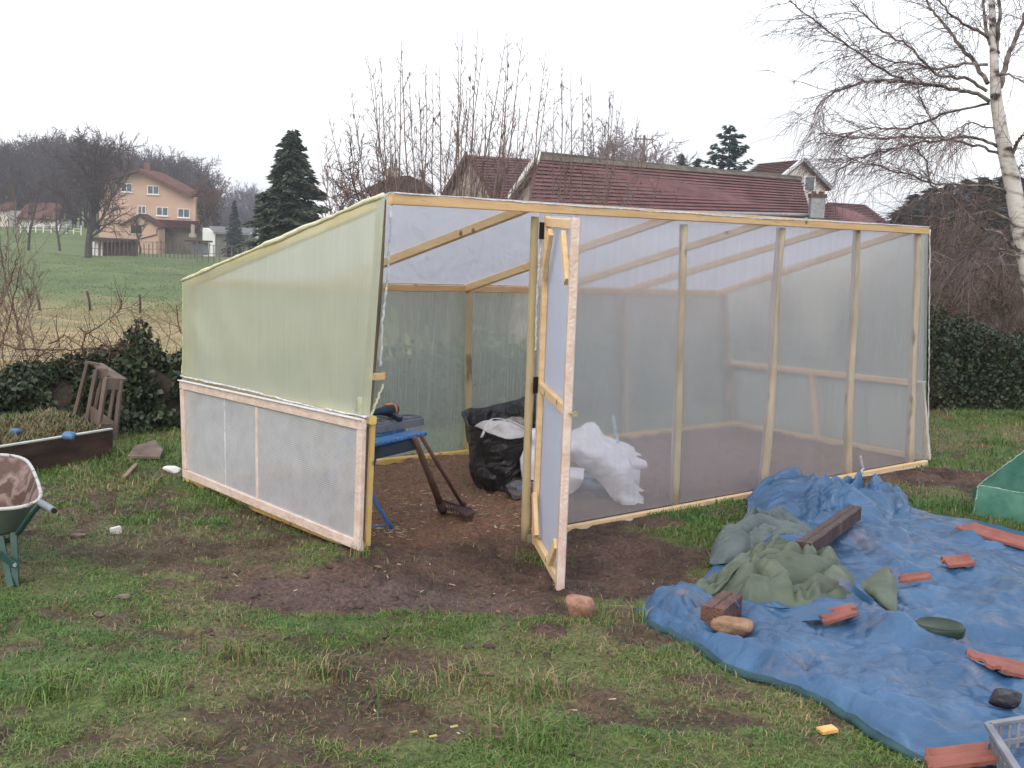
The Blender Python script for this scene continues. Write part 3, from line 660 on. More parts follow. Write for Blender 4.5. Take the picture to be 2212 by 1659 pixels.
for i in range(18):
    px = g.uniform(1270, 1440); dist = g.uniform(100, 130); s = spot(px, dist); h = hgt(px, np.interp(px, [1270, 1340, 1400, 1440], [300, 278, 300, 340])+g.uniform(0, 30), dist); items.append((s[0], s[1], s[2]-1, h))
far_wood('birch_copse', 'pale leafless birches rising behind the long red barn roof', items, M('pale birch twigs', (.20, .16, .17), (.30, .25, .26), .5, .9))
# conifers
NEED = M('hazed spruce needles', (.035, .055, .04), (.085, .11, .07), 3, .85)  # needle greens lightened, distance haze painted into the colour
NEEDB = M('blue green needles', (.018, .05, .042), (.04, .09, .07), 3, .7)
NEEDD = M('distant dark needles', (.025, .04, .035), (.05, .065, .055), 1, .8)
def conifer(seed, H, W, layers=26, per=11, dens=14, irr=.25, droop=-.25, base=.08, leaf=.28, shape=.9):
    g = np.random.default_rng(seed); mt, mc = MB(), MB()
    mt.tube([(0, 0, 0), (0.02*H*g.normal(), 0, H*.5), (0, 0, H)], [H*.02, H*.012, .01], 7)
    for i in range(layers):
        t = base+(1-base)*(i/layers)**.9; z = H*t; R = W*(1-t)**shape+.02*H*.3; k = max(4, int(per*(1-.4*t)))
        for j in range(k):
            a = g.uniform(0, 6.28); r = R*g.uniform(1-irr*1.6, 1+irr*.5); u = np.array([math.cos(a), math.sin(a), 0])
            up = .25 if droop > 0 else 0
            P = np.array([[0, 0, z]+u*r*q+np.array([0, 0, droop*r*q*q*1.2+(r*.18*q)+g.normal(0, .01*H)*q]) for q in (0, .35, .7, 1)])
            mt.tube(P, [H*.004+.01, H*.003+.008, .008, .005], 3, cap=False)
            m_ = int(dens*r/W)+4; q = np.sqrt(g.random(m_))*.9+.1; B = np.stack([np.interp(q, (0, .35, .7, 1), P[:, c]) for c in range(3)], 1)
            sd2 = np.array([-u[1], u[0], 0]); l = leaf*(.6+.6*g.random(m_)); off = (g.random(m_)-.5)*2*(1-q*.75)*r*.42
            C_ = B+sd2*off[:, None]; C_[:, 2] -= np.abs(off)*.25+g.random(m_)*leaf*.5
            dirv = u*.8+sd2*np.sign(off)[:, None]*.5+np.stack([g.normal(0, .3, m_)]*3, 1)*[1, 1, 0]+[0, 0, -.25]; dirv /= np.linalg.norm(dirv, axis=1)[:, None]
            w2 = np.cross(dirv, g.normal(0, 1, (m_, 3))+[0, 0, 2.]); w2 /= np.linalg.norm(w2, axis=1)[:, None]
            A1 = C_-dirv*l[:, None]*.4; A2 = C_+dirv*l[:, None]*.6
            Q = np.stack([A1-w2*l[:, None]*.16, A1+w2*l[:, None]*.16, C_+w2*l[:, None]*.22, A2, C_-w2*l[:, None]*.22], 1).reshape(-1, 3)
            mc.add(Q, np.arange(m_*5).reshape(-1, 5))
    return mt, mc
s = spot(625, 62); H = hgt(627, 276, 62)
put_tree('spruce', conifer(5, H, H*.34, 40, 20, 80, leaf=.34, irr=.3, shape=.7), s, 'tall dark spruce left of the gnarled fruit tree, above the greenhouse roof edge', 'tree', BARK, NEED)
s = spot(1555, 88); H = hgt(1553, 264, 88)
put_tree('fir', conifer(6, H, H*.30, 24, 14, 80, leaf=.42, irr=.45, droop=.03, shape=.62), s, 'dark blue green fir with ragged outline behind the long barn roof', 'tree', BARK, NEEDB)
s = spot(1455, 110); H = hgt(1455, 322, 110)
lowc = put_tree('spruce', conifer(7, H, H*.26, 20, 12, 24, leaf=.8), s, 'low dark conifer just left of the ragged fir, its tip above the barn ridge', 'tree', BARK, NEEDD)
s = spot(1492, 112); dupe(lowc, s, 2., (.95, .95, hgt(1492, 332, 112)/H), 'low dark conifer touching the left side of the ragged fir')
s = spot(448, 182); dupe(lowc, s, 1., (.9, .9, hgt(448, 385, 182)/H), 'small dark conifer behind the rounded reddish tree by the peach house')
s = spot(504, 150); dupe(lowc, s, 3., (.5, .5, hgt(504, 428, 150)/H), 'tiny dark conifer far off above the white shed')
# dark conifers on the right hillside
k = 0; g = np.random.default_rng(14)
names = ['leftmost', 'second', 'third', 'fourth', 'fifth', 'sixth', 'seventh', 'eighth', 'ninth', 'tenth', 'rightmost']
for i, px in enumerate(np.linspace(1925, 2290, 11)):
    yt = np.interp(px, [1925, 1960, 2010, 2060, 2110, 2180, 2300], [440, 405, 388, 380, 365, 375, 360])+g.uniform(-8, 12); dist = 92+g.uniform(-6, 10); s = spot(px, dist)
    dupe(lowc, s, i, (1.5, 1.5, hgt(px, yt, dist)/H), 'dark conifer on the brown hillside right of the houses, %s of the row' % names[i], 'conifers on the right hillside')
# brown scrub on that hillside and behind the hedge
items = []
for i in range(90):
    px = g.uniform(1900, 2330); dist = g.uniform(45, 90); s = spot(px, dist); items.append((s[0], s[1], s[2]-.2, g.uniform(2.5, 5.5)))
far_wood('hillside_scrub', 'reddish brown leafless scrub covering the hillside behind the birch', items, M('brown scrub', (.075, .055, .045), (.12, .095, .078), .6, .9))
# brown scrub behind the middle of the greenhouse (orchard edge below the barns)
items = []
for i in range(40):
    px = g.uniform(1150, 1900); dist = g.uniform(36, 50); s = spot(px, dist); items.append((s[0], s[1], s[2]-.2, g.uniform(1.2, 2.6)))
far_wood('orchard_scrub', 'low leafless scrub in front of the red roofed barns, seen through the film', items, M('grey brown scrub', (.09, .07, .055), (.16, .12, .1), .6, .9))
# gnarled fruit tree
s = spot(772, 34); H = hgt(772, 272, 34); o = dict(APPLE, num=[1, 15, 16, 12], rmin=.012, ang=[0, .75, .8, .8], ratio=[1, .78, .5, .42], start=[.3, .15, .1], trop=[(0, 0, .2), (0, 0, .5), (0, 0, .4), (0, 0, .5)])
put_tree('fruit_tree', tree(44, H*.64, .17, o), s, 'gnarled leafless fruit tree between the spruce and the tall hazel shoots', 'tree', BARK, TWIG)
s = spot(700, 26); o = dict(BARE, num=[1, 14, 8, 4], start=[.03, .2, .2], ang=[0, .7, .5, .4], ratio=[1, .8, .4, .4], rmin=.008)
put_tree('bare_shrub', tree(45, hgt(690, 380, 26)*.85, .05, o), s, 'reddish thin stemmed shrub below the spruce, just over the greenhouse gable', 'shrub', HAZEL, TWIGR)
# hazel shoots
def hazel(base, tips, label, seed):
    g = np.random.default_rng(seed); root = thing('hazel_bush', base, label, 'shrub'); ms, mt, mc = MB(), MB(), MB()
    for (tx, ty, dd) in tips:
        tip = Y(tx, ty, base[1]+dd); b = base+[g.normal(0, .28), g.normal(0, .2), -.1]; L_ = np.linalg.norm(tip-b); k = 12
        t = np.linspace(0, 1, k)[:, None]; out_ = (tip-b)*[1, 1, 0]
        P = b+(tip-b)*t+out_*(.18*np.sin(t*math.pi))*np.sign(.8)+np.cumsum(g.normal(0, .012, (k, 3)), 0)*[1, 1, 0]
        R = .0125*(L_/4)*(1-t[:, 0])**.8+.0022; ms.tube(P, R, 5, cap=False)
        for q in np.arange(.2, .97, .03):
            j = int(q*(k-1)); p = lerp(P[j], P[j+1], q*(k-1)-j); d = P[j+1]-P[j]; d /= np.linalg.norm(d); nd = perp(d, g, g.uniform(.45, .9)); nd[2] = abs(nd[2])
            ln_ = g.uniform(.2, 1.0)*(1.12-q); Q, _ = wander(p, nd, ln_, 4, g, .12, (0, 0, .25)); mt.tube(Q, [.0042, .0034, .003, .0024, .0018], 3, cap=False)
            for e in range(4):
                qq = Q[g.integers(1, 4)]; Q2, _ = wander(qq, perp(nd, g, .7), ln_*g.uniform(.25, .5), 2, g, .15, (0, 0, .2)); mt.tube(Q2, [.0026, .002, .0015], 3, cap=False)
            if g.random() < .10:
                for e in range(g.integers(1, 4)):
                    c = Q[-1-g.integers(0, 2)]+[g.normal(0, .008), 0, 0]; mc.tube([c, c-[0, 0, .012], c-[g.normal(0, .004), 0, .04], c-[0, 0, .055]], [.002, .0055, .0055, .002], 5)
    if len(tips) < 10:
        ms.v += mt.v; ms.f += [f+ms.n if isinstance(f, np.ndarray) else [[q+ms.n for q in z] for z in f] for f in mt.f]; ms.n += mt.n; ms.build('stems', HAZEL, root)
    else: ms.build('stems', HAZEL, root, smooth=True); mt.build('twigs', BTW, root)
    q = mc.build('catkins', M('brown catkins', (.14, .08, .05), (.22, .13, .09), 20, .8), root, smooth=True); q['kind'] = 'stuff'
b1 = spot(985, 13.4); b1[2] = float(terr(b1[0], b1[1]))
g = np.random.default_rng(5)
tips = [(690, 345, .3), (712, 240, 0), (748, 175, .2), (765, 240, .5), (792, 110, 0), (806, 130, -.3), (825, 105, .3), (865, 90, 0), (880, 80, .4), (900, 190, -.3), (905, 110, .4), (930, 160, -.2), (950, 130, .3), (985, 68, 0), (1000, 70, -.4), (1038, 62, .2), (1048, 95, -.3), (1076, 62, 0), (1090, 120, .3), (1110, 85, .2), (1135, 70, -.2), (1150, 160, .3), (1170, 110, 0), (1190, 150, .3), (835, 215, .5), (970, 200, .6), (735, 330, .6), (1060, 190, .6), (1020, 150, .5), (1125, 210, .5)]+[(g.uniform(700, 1190), g.uniform(150, 330), g.uniform(-.6, .8)) for _ in range(22)]
hazel(b1, tips, 'tall hazel clump of straight leafless shoots behind the greenhouse, its left and thicker clump', 61)
b2 = spot(1270, 14.2); b2[2] = float(terr(b2[0], b2[1]))
hazel(b2, [(1195, 190, 0), (1218, 128, .2), (1240, 160, -.2), (1262, 148, .3), (1285, 175, 0), (1305, 185, .3), (1330, 175, -.2), (1345, 215, .3), (1372, 250, 0), (1395, 290, .3), (1430, 340, 0), (1225, 240, .4), (1300, 270, .5), (1480, 380, .2), (1360, 330, -.2)], 'shorter hazel clump of leafless shoots in front of the long barn roof', 62)
for (tx, lab, sd_) in ((30, 'thin reddish saplings at the left picture edge beyond the hedge', 63),):
    b = spot(5, 12.5); hazel(b, [(-40, 330, 0), (8, 420, .1), (22, 380, .3), (-20, 300, .2), (60, 560, .1), (30, 520, -.2), (-60, 420, 0)], lab, sd_)
# brown shrubs right of the greenhouse
for i, (px, dist, yt, w_, lab) in enumerate([(2030, 20, 560, 1.2, 'brown leafless bush right behind the far corner of the greenhouse'), (2120, 24, 420, 1.2, 'tall brown leafless bush behind the birch trunk'), (2200, 19, 560, 1.2, 'brown leafless bush at the right picture edge'), (2070, 30, 440, 1.2, 'large brown leafless bush seen between greenhouse and birch')]):
    s = spot(px, dist); o = dict(BARE, num=[1, 26, 13, 8], start=[.02, .1, .1], ang=[0, .8, .7, .6], ratio=[1, .85, .45, .4], rmin=.007*dist/20, trop=[(0, 0, .2), (0, 0, .2), (0, 0, .1), (0, 0, -.2)])
    put_tree('bare_bush', tree(70+i, hgt(px, yt, dist)*.8, .05, o), s, lab, 'bush', BARK, TWIGB)
# ------------------------------------------------------------------ birch
BIRCH = M('birch bark', (.06, .05, .045), (.52, .47, .43), 5, .7, .3, 20, (1, 1, 2.2), c3=(.66, .62, .58), lo=.36, hi=.47)
BT = M('birch twigs', (.15, .11, .11), (.24, .18, .18), 3, .7)
BL_ = M('birch limb bark', (.07, .05, .045), (.30, .25, .22), 9, .7, .3, 30, c3=(.4, .35, .32), lo=.4, hi=.66)
g = np.random.default_rng(8); D0 = 13.3
root = thing('birch', spot(2266, D0), 'birch with pale peeling trunk and drooping leafless branches at the right edge of the garden', 'tree')
TR = [(2268, 900), (2254, 760), (2238, 660), (2218, 560), (2199, 460), (2184, 380), (2172, 330), (2160, 270), (2152, 215), (2148, 150), (2146, 80), (2142, 0), (2136, -120), (2140, -260)]
mt, ml, mc = MB(), MB(), MB()
TP_ = np.array([Y(x, y, D0) for x, y in TR]); TP_[0] = root.location; TP_[0][2] -= .1
mt.tube(TP_, [.12, .11, .105, .10, .094, .086, .08, .07, .062, .048, .04, .034, .026, .012], 14)
c4 = lambda L_: [(1472+x*.3346, .3346*y) for x, y in L_]
limbs = [(c4([(2060, 560), (2100, 380), (2170, 220), (2230, 60), (2280, -120)]), .05, .3), (c4([(2040, 360), (2050, 150), (2055, -60), (2050, -250)]), .04, -.2), (c4([(1990, 300), (1955, 80), (1940, -120)]), .035, .4),
    (c4([(1985, 650), (1900, 600), (1750, 570), (1560, 540), (1400, 515), (1280, 520), (1150, 530), (1000, 590), (900, 650), (850, 740)]), .032, -.8),
    (c4([(1430, 515), (1250, 430), (1080, 290), (900, 170), (760, 60), (700, 0)]), .017, -.7), (c4([(1985, 540), (1850, 350), (1750, 230), (1680, 140), (1600, 40), (1560, -80)]), .036, .8),
    (c4([(1980, 420), (1850, 410), (1650, 450), (1500, 410), (1350, 395), (1200, 330), (1080, 290)]), .022, .5), (c4([(1975, 580), (1850, 510), (1650, 480), (1480, 310), (1300, 200), (1180, 90), (1100, 20)]), .026, -.3),
    (c4([(1975, 240), (1850, 170), (1700, 50), (1620, -40)]), .026, -.6), (c4([(1990, 675), (1800, 700), (1600, 770), (1450, 830), (1250, 822), (1050, 870), (900, 862)]), .018, .6),
    (c4([(2030, 840), (1880, 790), (1800, 820), (1700, 880)]), .010, -.3), (c4([(2040, 940), (1900, 890), (1700, 890), (1500, 880), (1250, 900), (1100, 885), (930, 870)]), .022, -.5),
    (c4([(2060, 1000), (1900, 940), (1750, 905), (1550, 920), (1400, 950), (1280, 980), (1100, 1030), (980, 1080)]), .02, .3), (c4([(1700, 890), (1600, 760), (1540, 620), (1520, 540)]), .010, .2),
    (c4([(2105, 1240), (2000, 1200), (1850, 1195), (1620, 1185), (1450, 1120), (1200, 1060), (1070, 1030)]), .02, -.4),
    (c4([(2190, 1620), (2120, 1580), (2060, 1500), (1940, 1480), (1850, 1380), (1740, 1270), (1600, 1190), (1590, 1050), (1500, 930)]), .026, -.9),
    (c4([(2140, 1430), (2000, 1360), (1850, 1390), (1650, 1410), (1460, 1390), (1380, 1370)]), .018, .5), (c4([(2130, 1000), (2160, 930), (2200, 880), (2300, 850)]), .035, -.4),
    ([(2222, 572), (2180, 571), (2120, 580), (2075, 598), (2058, 608)], .014, .2), ([(2222, 560), (2140, 540), (2080, 560), (1990, 572), (1930, 590)], .012, -.6), ([(2216, 545), (2130, 534), (2060, 560), (2000, 590)], .008, .7),
    (c4([(2100, 1160), (2180, 1080), (2300, 1030)]), .02, .3), (c4([(2050, 480), (2130, 480), (2250, 560), (2330, 700)]), .018, -.5)]
for pts, r, dep in limbs:
    n = len(pts); D = [D0+dep*q**.8 for q in np.linspace(0, 1, n)]
    P = np.array([Y(x, y, d) for (x, y), d in zip(pts, D)]); tt = np.linspace(0, n-1, n*4)
    P = np.stack([np.interp(tt, range(n), P[:, i]) for i in range(3)], 1)+g.normal(0, .008, (n*4, 3)); k = len(P); t = np.linspace(0, 1, k)
    R = .6*r*(1-.82*t)+.003; (ml).tube(P, R, 6, cap=False)
    seg = np.linalg.norm(np.diff(P, axis=0), axis=1); S = np.concatenate([[0], np.cumsum(seg)]); Lt = S[-1]
    for s_ in np.arange(.14*Lt, Lt*1.0, .042):
        p = np.array([np.interp(s_, S, P[:, i]) for i in range(3)]); j = min(np.searchsorted(S, s_), k-1); d = P[j]-P[j-1]; d /= np.linalg.norm(d)+1e-9
        d2 = perp(d, g, g.uniform(.4, .9)); l2 = g.uniform(.25, .85)*(.55+.5*s_/Lt); Q, e_ = wander(p, d2, l2, 6, g, .12, (0, 0, -.35)); mc.tube(Q, np.linspace(.0048, .0018, 7), 3, cap=False)
        for _ in range(int(5+l2*6)):
            q = Q[g.integers(1, 7)]; l3 = g.uniform(.1, .38); W, _e = wander(q, perp(e_, g, g.uniform(.3, 1.0)), l3, 4, g, .12, (0, 0, -.7)); mc.tube(W, [.0026, .0022, .002, .0017, .0012], 3, cap=False)
mt.build('trunk', BIRCH, root, smooth=True); ml.build('branches', BL_, root, smooth=True); mc.build('twigs', BT, root)
# ------------------------------------------------------------------ buildings
def tiles(name, c1, c2, rows=3.2, c3=None):
    """clay tile roof: courses run along the generated v axis (uv-less: uses object Z)"""
    m = M(name, c1, c2, 1.2, .75, c3=c3); t = m.node_tree; n = t.nodes; K = t.links.new; b = n['Principled BSDF']
    tc = n.new('ShaderNodeTexCoord'); wv = n.new('ShaderNodeTexWave'); wv.bands_direction = 'Z'; wv.wave_profile = 'SAW'; wv.inputs['Scale'].default_value = rows/2; wv.inputs['Distortion'].default_value = .25; wv.inputs['Detail Scale'].default_value = 4
    K(tc.outputs['Object'], wv.inputs[0])
    wx = n.new('ShaderNodeTexNoise'); wx.inputs['Scale'].default_value = 9; K(tc.outputs['Object'], wx.inputs[0])
    src = b.inputs['Base Color'].links[0].from_socket
    r = n.new('ShaderNodeValToRGB'); r.color_ramp.elements[0].position = .0; r.color_ramp.elements[0].color = (.6, .58, .58, 1); r.color_ramp.elements[1].position = .3; r.color_ramp.elements[1].color = (1, 1, 1, 1)
    K(wv.outputs['Fac'], r.inputs[0])
    mx = n.new('ShaderNodeMix'); mx.data_type = 'RGBA'; mx.blend_type = 'MULTIPLY'; mx.inputs[0].default_value = 1; K(src, mx.inputs[6]); K(r.outputs[0], mx.inputs[7]); K(mx.outputs[2], b.inputs['Base Color'])
    bp = n.new('ShaderNodeBump'); bp.inputs['Strength'].default_value = .8; bp.inputs['Distance'].default_value = .06; K(wv.outputs['Fac'], bp.inputs['Height']); K(bp.outputs[0], b.inputs['Normal'])
    return m
TILE = tiles('old clay tiles', (.125, .055, .052), (.19, .088, .084), 5.0, (.10, .055, .05))
TILEO = tiles('orange brown tiles', (.23, .10, .065), (.32, .15, .10), 3, (.17, .09, .07))
PEACH = M('peach render', (.52, .35, .26), (.60, .42, .32), .4, .9, .1, 20)
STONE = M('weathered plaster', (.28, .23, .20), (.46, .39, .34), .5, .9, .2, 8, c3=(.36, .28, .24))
CREAM = M('cream plaster', (.70, .65, .57), (.80, .76, .69), .4, .9)
WHITEP = M('white paint', (.74, .74, .74), (.84, .84, .83), 3, .5)
GLASS = M('window glass', (.06, .08, .10), (.14, .17, .2), 2, .15, spec=.6)
DARKG = M('dark opening', (.012, .013, .014), (.02, .02, .022), 2, .6)
FASCIA = M('brown fascia', (.09, .045, .035), (.14, .07, .055), 2, .7)
GUT = M('zinc gutter', (.25, .27, .28), (.35, .37, .38), 5, .5, metallic=.4)
def roofslab(a, b, c, d, th, name, mat, par):
    """a,b = ridge (left,right), c,d = eave (right,left)"""
    mb = MB(); q = np.array([a, b, c, d], float); n_ = np.cross(q[1]-q[0], q[3]-q[0]); n_ /= np.linalg.norm(n_); n_ = n_ if n_[2] < 0 else -n_
    # subdivide courses so that the tiles really step
    L_ = np.linalg.norm(q[3]-q[0]); k = max(2, int(L_/.36)); 
    for i in range(k):
        t0, t1 = i/k, (i+1)/k
        p0, p1 = lerp(q[0], q[3], t0), lerp(q[1], q[2], t0); p3, p2 = lerp(q[0], q[3], min(1, t1+.02)), lerp(q[1], q[2], min(1, t1+.02))
        poly = [p0+n_*.02, p1+n_*.02, p2-n_*.075, p3-n_*.075]; mb.prism(poly, n_*.05)
    mb.prism(q+n_*.075, n_*th)
    return mb.build(name, mat, par)
class Facade:
    """upright wall plane facing the camera at world depth d, addressed by picture points near (cx, cy)"""
    def __init__(s, cx, cy, d): s.o = Y(cx, cy, d); s.c = (cx, cy); s.k = d/F*math.hypot(1, .0)*1.0; s.k = np.linalg.norm(Y(cx+1, cy, d)-s.o)
    def p(s, x, y, dy=0.):
        dx, dz = (x-s.c[0]), (s.c[1]-y); a = dx*cr+dz*sr; b = -dx*sr+dz*cr
        # undo the camera roll so that uprights are upright
        return s.o+np.array([dx*s.k, dy, dz*s.k+0*a])
def window(par, fc, x0, y0, x1, y1, split=True, dy=-.02, sill=True):
    a, b = fc.p(x0, y1), fc.p(x1, y0); w_, h_ = b[0]-a[0], b[2]-a[2]; c = (a+b)/2
    def rect(cx, cz, hw, hh, y, th): return [[c[0]+cx-hw, y, c[2]+cz-hh], [c[0]+cx+hw, y, c[2]+cz-hh], [c[0]+cx+hw, y, c[2]+cz+hh], [c[0]+cx-hw, y, c[2]+cz+hh]]
    y0_ = fc.o[1]
    mb = MB(); mb.box((c[0], y0_+dy+.02, c[2]), (w_/2, .05, h_/2)); wnd = mb.build('window', DARKG if not split else M('reveal', (.3, .2, .15)) if False else GLASS, par)
    if split:
        mb = MB(); t = .05
        for cx in ([-w_/2+t, 0, w_/2-t] if w_ > .9 else [-w_/2+t, w_/2-t]): mb.box((c[0]+cx, y0_+dy-.045, c[2]), (t, .02, h_/2))
        for cz in (-h_/2+t, h_/2-t): mb.box((c[0], y0_+dy-.043, c[2]+cz), (w_/2-.01, .015, t))
        mb.build('frame', WHITEP, wnd)
    if sill:
        mb = MB(); mb.box((c[0], y0_-.08, c[2]-h_/2-.06), (w_/2+.1, .12, .05)); mb.build('sill', WHITEP, wnd)
    return wnd
def wallpoly(pts, depth, name, mat, par): mb = MB(); mb.prism(pts, (0, depth, 0)); return mb.build(name, mat, par)
# --- peach house, 170 m away
D = 168.; fc = Facade(340, 460, D); fp = lambda X_, Y_, dy=0.: fc.p(*C1(X_, Y_), dy)
g0 = float(terr(fc.o[0], D))-1.0
hs = thing('house', (fc.o[0], D, g0+1), 'large peach rendered house with a wide low gable and white windows, beyond the green meadow', 'house')
bot = lambda X_: np.array([fp(X_, 600)[0], D, g0])
wallpoly([bot(640), bot(1262), fp(1262, 452), fp(910, 300), fp(640, 395)], 9, 'wall', PEACH, hs)
ap = fp(908, 290); re = fp(1250, 447); le = fp(620, 385)
for a, b in ((ap, re), (le, ap)):
    o = roofslab(a+[0, -1.1, .1], a+[0, 10, .1], b+[0, 10, .1], b+[0, -1.1, .1], .18, 'roof', TILEO, hs)
    mb = MB(); mb.beam(a+[0, -1.16, -.12], b+[0, -1.16, -.12], .06, .38); mb.build('bargeboard', FASCIA, hs)
mb = MB(); mb.box(fp(905, 270, 3), (.35, .35, .7)); mb.build('chimney', TILEO, hs)
for (x0, y0, x1, y1) in ((780, 380, 855, 436), (950, 387, 1027, 443), (890, 518, 943, 570), (1010, 520, 1087, 577), (1148, 525, 1226, 583)):
    window(hs, fc, *C1(x0, y0), *C1(x1, y1))
# lean-to roof and annex in front
D2 = D-4; f2 = Facade(300, 500, D2); f2p = lambda X_, Y_, dy=0.: f2.p(*C1(X_, Y_), dy)
roofslab(fp(960, 600, -.1), fp(1285, 600, -.1), f2p(1285, 648, .5), f2p(1020, 648, .5), .12, 'lean_to_roof', tiles('dark red tiles', (.10, .035, .03), (.16, .06, .05), 4), hs)
mb = MB(); q0 = f2p(1245, 620); q1 = f2p(1245, 700); mb.box((q0+q1)/2, (.22, .22, abs(q0[2]-q1[2])/2)); q = f2p(1245, 690); mb.box((q[0], q[1], q[2]), (.45, .3, .25)); mb.build('column', STONE, hs)
mb = MB(); q = f2p(1150, 700, 1); mb.box((q[0], q[1]+.6, q[2]-1.), (3.6, .3, 2.)); mb.build('terrace_wall', M('mossy terrace wall', (.12, .11, .08), (.22, .19, .15), .8, .9), hs)
D3 = D-7; f3 = Facade(300, 530, D3); f3p = lambda X_, Y_, dy=0.: f3.p(*C1(X_, Y_), dy); g3 = float(terr(f3.o[0], D3))-.8
an = thing('house_annex', (f3.o[0], D3, g3+.8), 'small peach annex with a dark window and gable roof in front of the peach house', 'annex')
xb = lambda X_: np.array([f3p(X_, 600)[0], D3, g3])
wallpoly([xb(790), xb(1022), f3p(1022, 640), f3p(905, 578), f3p(790, 640)], 3, 'wall', PEACH, an)
for a, b in ((f3p(905, 568), f3p(1045, 645)), (f3p(775, 645), f3p(905, 568))): roofslab(a+[0, -.5, 0], a+[0, 3.2, 0], b+[0, 3.2, 0], b+[0, -.5, 0], .14, 'roof', FASCIA, an)
window(an, f3, *C1(845, 643), *C1(913, 695), split=False)
mb = MB(); mb.tube([f3p(1030, 650, -.1), f3p(1012, 665, -.1), f3p(1012, 695, -.1), f3p(930, 720, -.1), f3p(840, 745, -.1)], .07, 6); mb.build('drainpipe', FASCIA, an)
# pale shed
D4 = 160.; f4 = Facade(480, 510, D4); f4p = lambda X_, Y_, dy=0.: f4.p(*C1(X_, Y_), dy); g4 = float(terr(f4.o[0], D4))-.6
sh = thing('shed', (f4.o[0], D4, g4+.6), 'low shed with one white wall and grey sheet roof, right of the peach house', 'shed')
w0 = lambda X_: np.array([f4p(X_, 700)[0], D4, g4])
wallpoly([w0(1308), w0(1390), f4p(1390, 690), f4p(1308, 662)], 3.8, 'wall', WHITEP, sh)
wallpoly([w0(1392)+[0, .1, 0], w0(1604)+[0, .1, 0], f4p(1604, 690, .1), f4p(1392, 690, .1)], 3.6, 'wall', M('grey boards', (.13, .13, .12), (.2, .2, .19), 3, .9, stretch=(5, 1, .3)), sh)
roofslab(f4p(1298, 648, 4), f4p(1590, 652, 4), f4p(1612, 688, -.5), f4p(1385, 688, -.5), .1, 'roof', M('fibre cement sheet', (.28, .28, .29), (.38, .38, .39), 2, .8), sh)
# low red roofed houses at the far left
for i, (x0, x1, yr, ye, yb_, lab) in enumerate(((-40, 62, 500, 555, 640, 'far red roofed bungalow at the left picture edge, behind the bare trees'), (100, 370, 495, 600, 655, 'far red roofed low building with white walls, left of the peach house'))):
    D5 = 188+4*i; f5 = Facade(100, 500, D5); q = lambda X_, Y_, dy=0.: f5.p(*C1(X_, Y_), dy); g5 = float(terr(f5.o[0], D5))-1
    t_ = thing('red_roofed_house', (q(x0, 600)[0], D5, g5+1), lab, 'house')
    wallpoly([[q(x0+12, 0)[0], D5, g5], [q(x1-12, 0)[0], D5, g5], q(x1-12, ye), q(x0+12, ye)], 7, 'wall', CREAM, t_)
    roofslab(q(x0+20, yr, 4), q(x1-20, yr, 4), q(x1, ye, -.6), q(x0, ye, -.6), .15, 'roof', M('red far tiles', (.17, .085, .075), (.24, .12, .10), .6, .8), t_)
# open shelter on the meadow edge
D6 = 136.; f6 = Facade(240, 530, D6); q = lambda X_, Y_, dy=0.: f6.p(*C1(X_, Y_), dy)
t_ = thing('field_shelter', (q(720, 0)[0], D6, float(terr(q(720, 0)[0], D6))), 'low open shelter with a dark flat roof on the meadow edge below the annex', 'shelter')
mb = MB(); mb.prism([q(590, 722), q(850, 728), q(838, 745), q(590, 750)], (0, 2.5, 0)); mb.build('roof', DARKW, t_)
for X_ in (640, 760, 800): mb = MB(); a = q(X_, 735, .3); b = a.copy(); b[2] = float(terr(a[0], a[1]))-.2; mb.beam(b, a, .12, .12, (0, 1, 0)); mb.build('post', DARKW, t_)
mb = MB(); mb.box(q(610, 795, 1), (.55, .05, .8)); mb.build('white_door', WHITEP, t_)
mb = MB(); mb.box(q(700, 792, 2.2), (2.6, .06, 1.2)); mb.build('back_wall', OLDW, t_)
# grey lean-to in the yard
t_ = thing('yard_shelter', (q(1270, 0)[0], 140, float(terr(q(1270, 0)[0], 140))), 'low grey yard lean-to with flat roof between the annex and the white shed', 'shelter')
f7 = Facade(450, 530, 140.); q7 = lambda X_, Y_, dy=0.: f7.p(*C1(X_, Y_), dy)
mb = MB(); mb.prism([q7(1190, 740), q7(1345, 740), q7(1345, 752), q7(1190, 752)], (0, 2, 0)); mb.build('roof', DARKW, t_)
mb = MB(); mb.prism([q7(1235, 753, .4), q7(1340, 753, .4), q7(1340, 835, .4), q7(1235, 835, .4)], (0, .08, 0)); mb.build('wall', M('bluish grey board', (.12, .14, .16), (.2, .22, .25), 1, .8), t_)
# fences round the yard: posts, each its own fence
def fence(name, pts, dist, hgt_m, n, mat, label, rails=(.5, .95), pw=.09):
    a, b = spot(pts[0], dist), spot(pts[1], dist); root = thing(name, a, label, 'fence'); prev = None; rr = random.Random(len(label))
    P_ = []
    for i in range(n):
        q_ = lerp(a, b, i/(n-1)); q_[2] = float(terr(q_[0], q_[1])); P_.append(q_)
        mb = MB(); hh = hgt_m*rr.uniform(.85, 1.15); mb.beam(q_-[0, 0, .3], q_+[rr.uniform(-.1, .1), 0, hh], pw, pw, (0, 1, 0)); mb.build('post', mat, root)
    for r_h in rails:
        mb = MB()
        for p0, p1 in zip(P_[:-1], P_[1:]): mb.beam(p0+[0, -.02, r_h*hgt_m], p1+[0, -.02, r_h*hgt_m], .04, .05)
        mb.build('rail', mat, root)
fence('paling_fence', (195, 420), 134, 1.7, 26, OLDW, 'ragged dark paling fence along the top of the green meadow below the peach house')
fence('paling_fence', (425, 560), 130, 1.9, 12, OLDW, 'ragged grey fence at the meadow top below the white shed')
fence('white_fence', (526, 640), 170, 1.4, 9, WHITEP, 'white rail fence on the bank right of the white shed', rails=(.3, .6, .9), pw=.14)
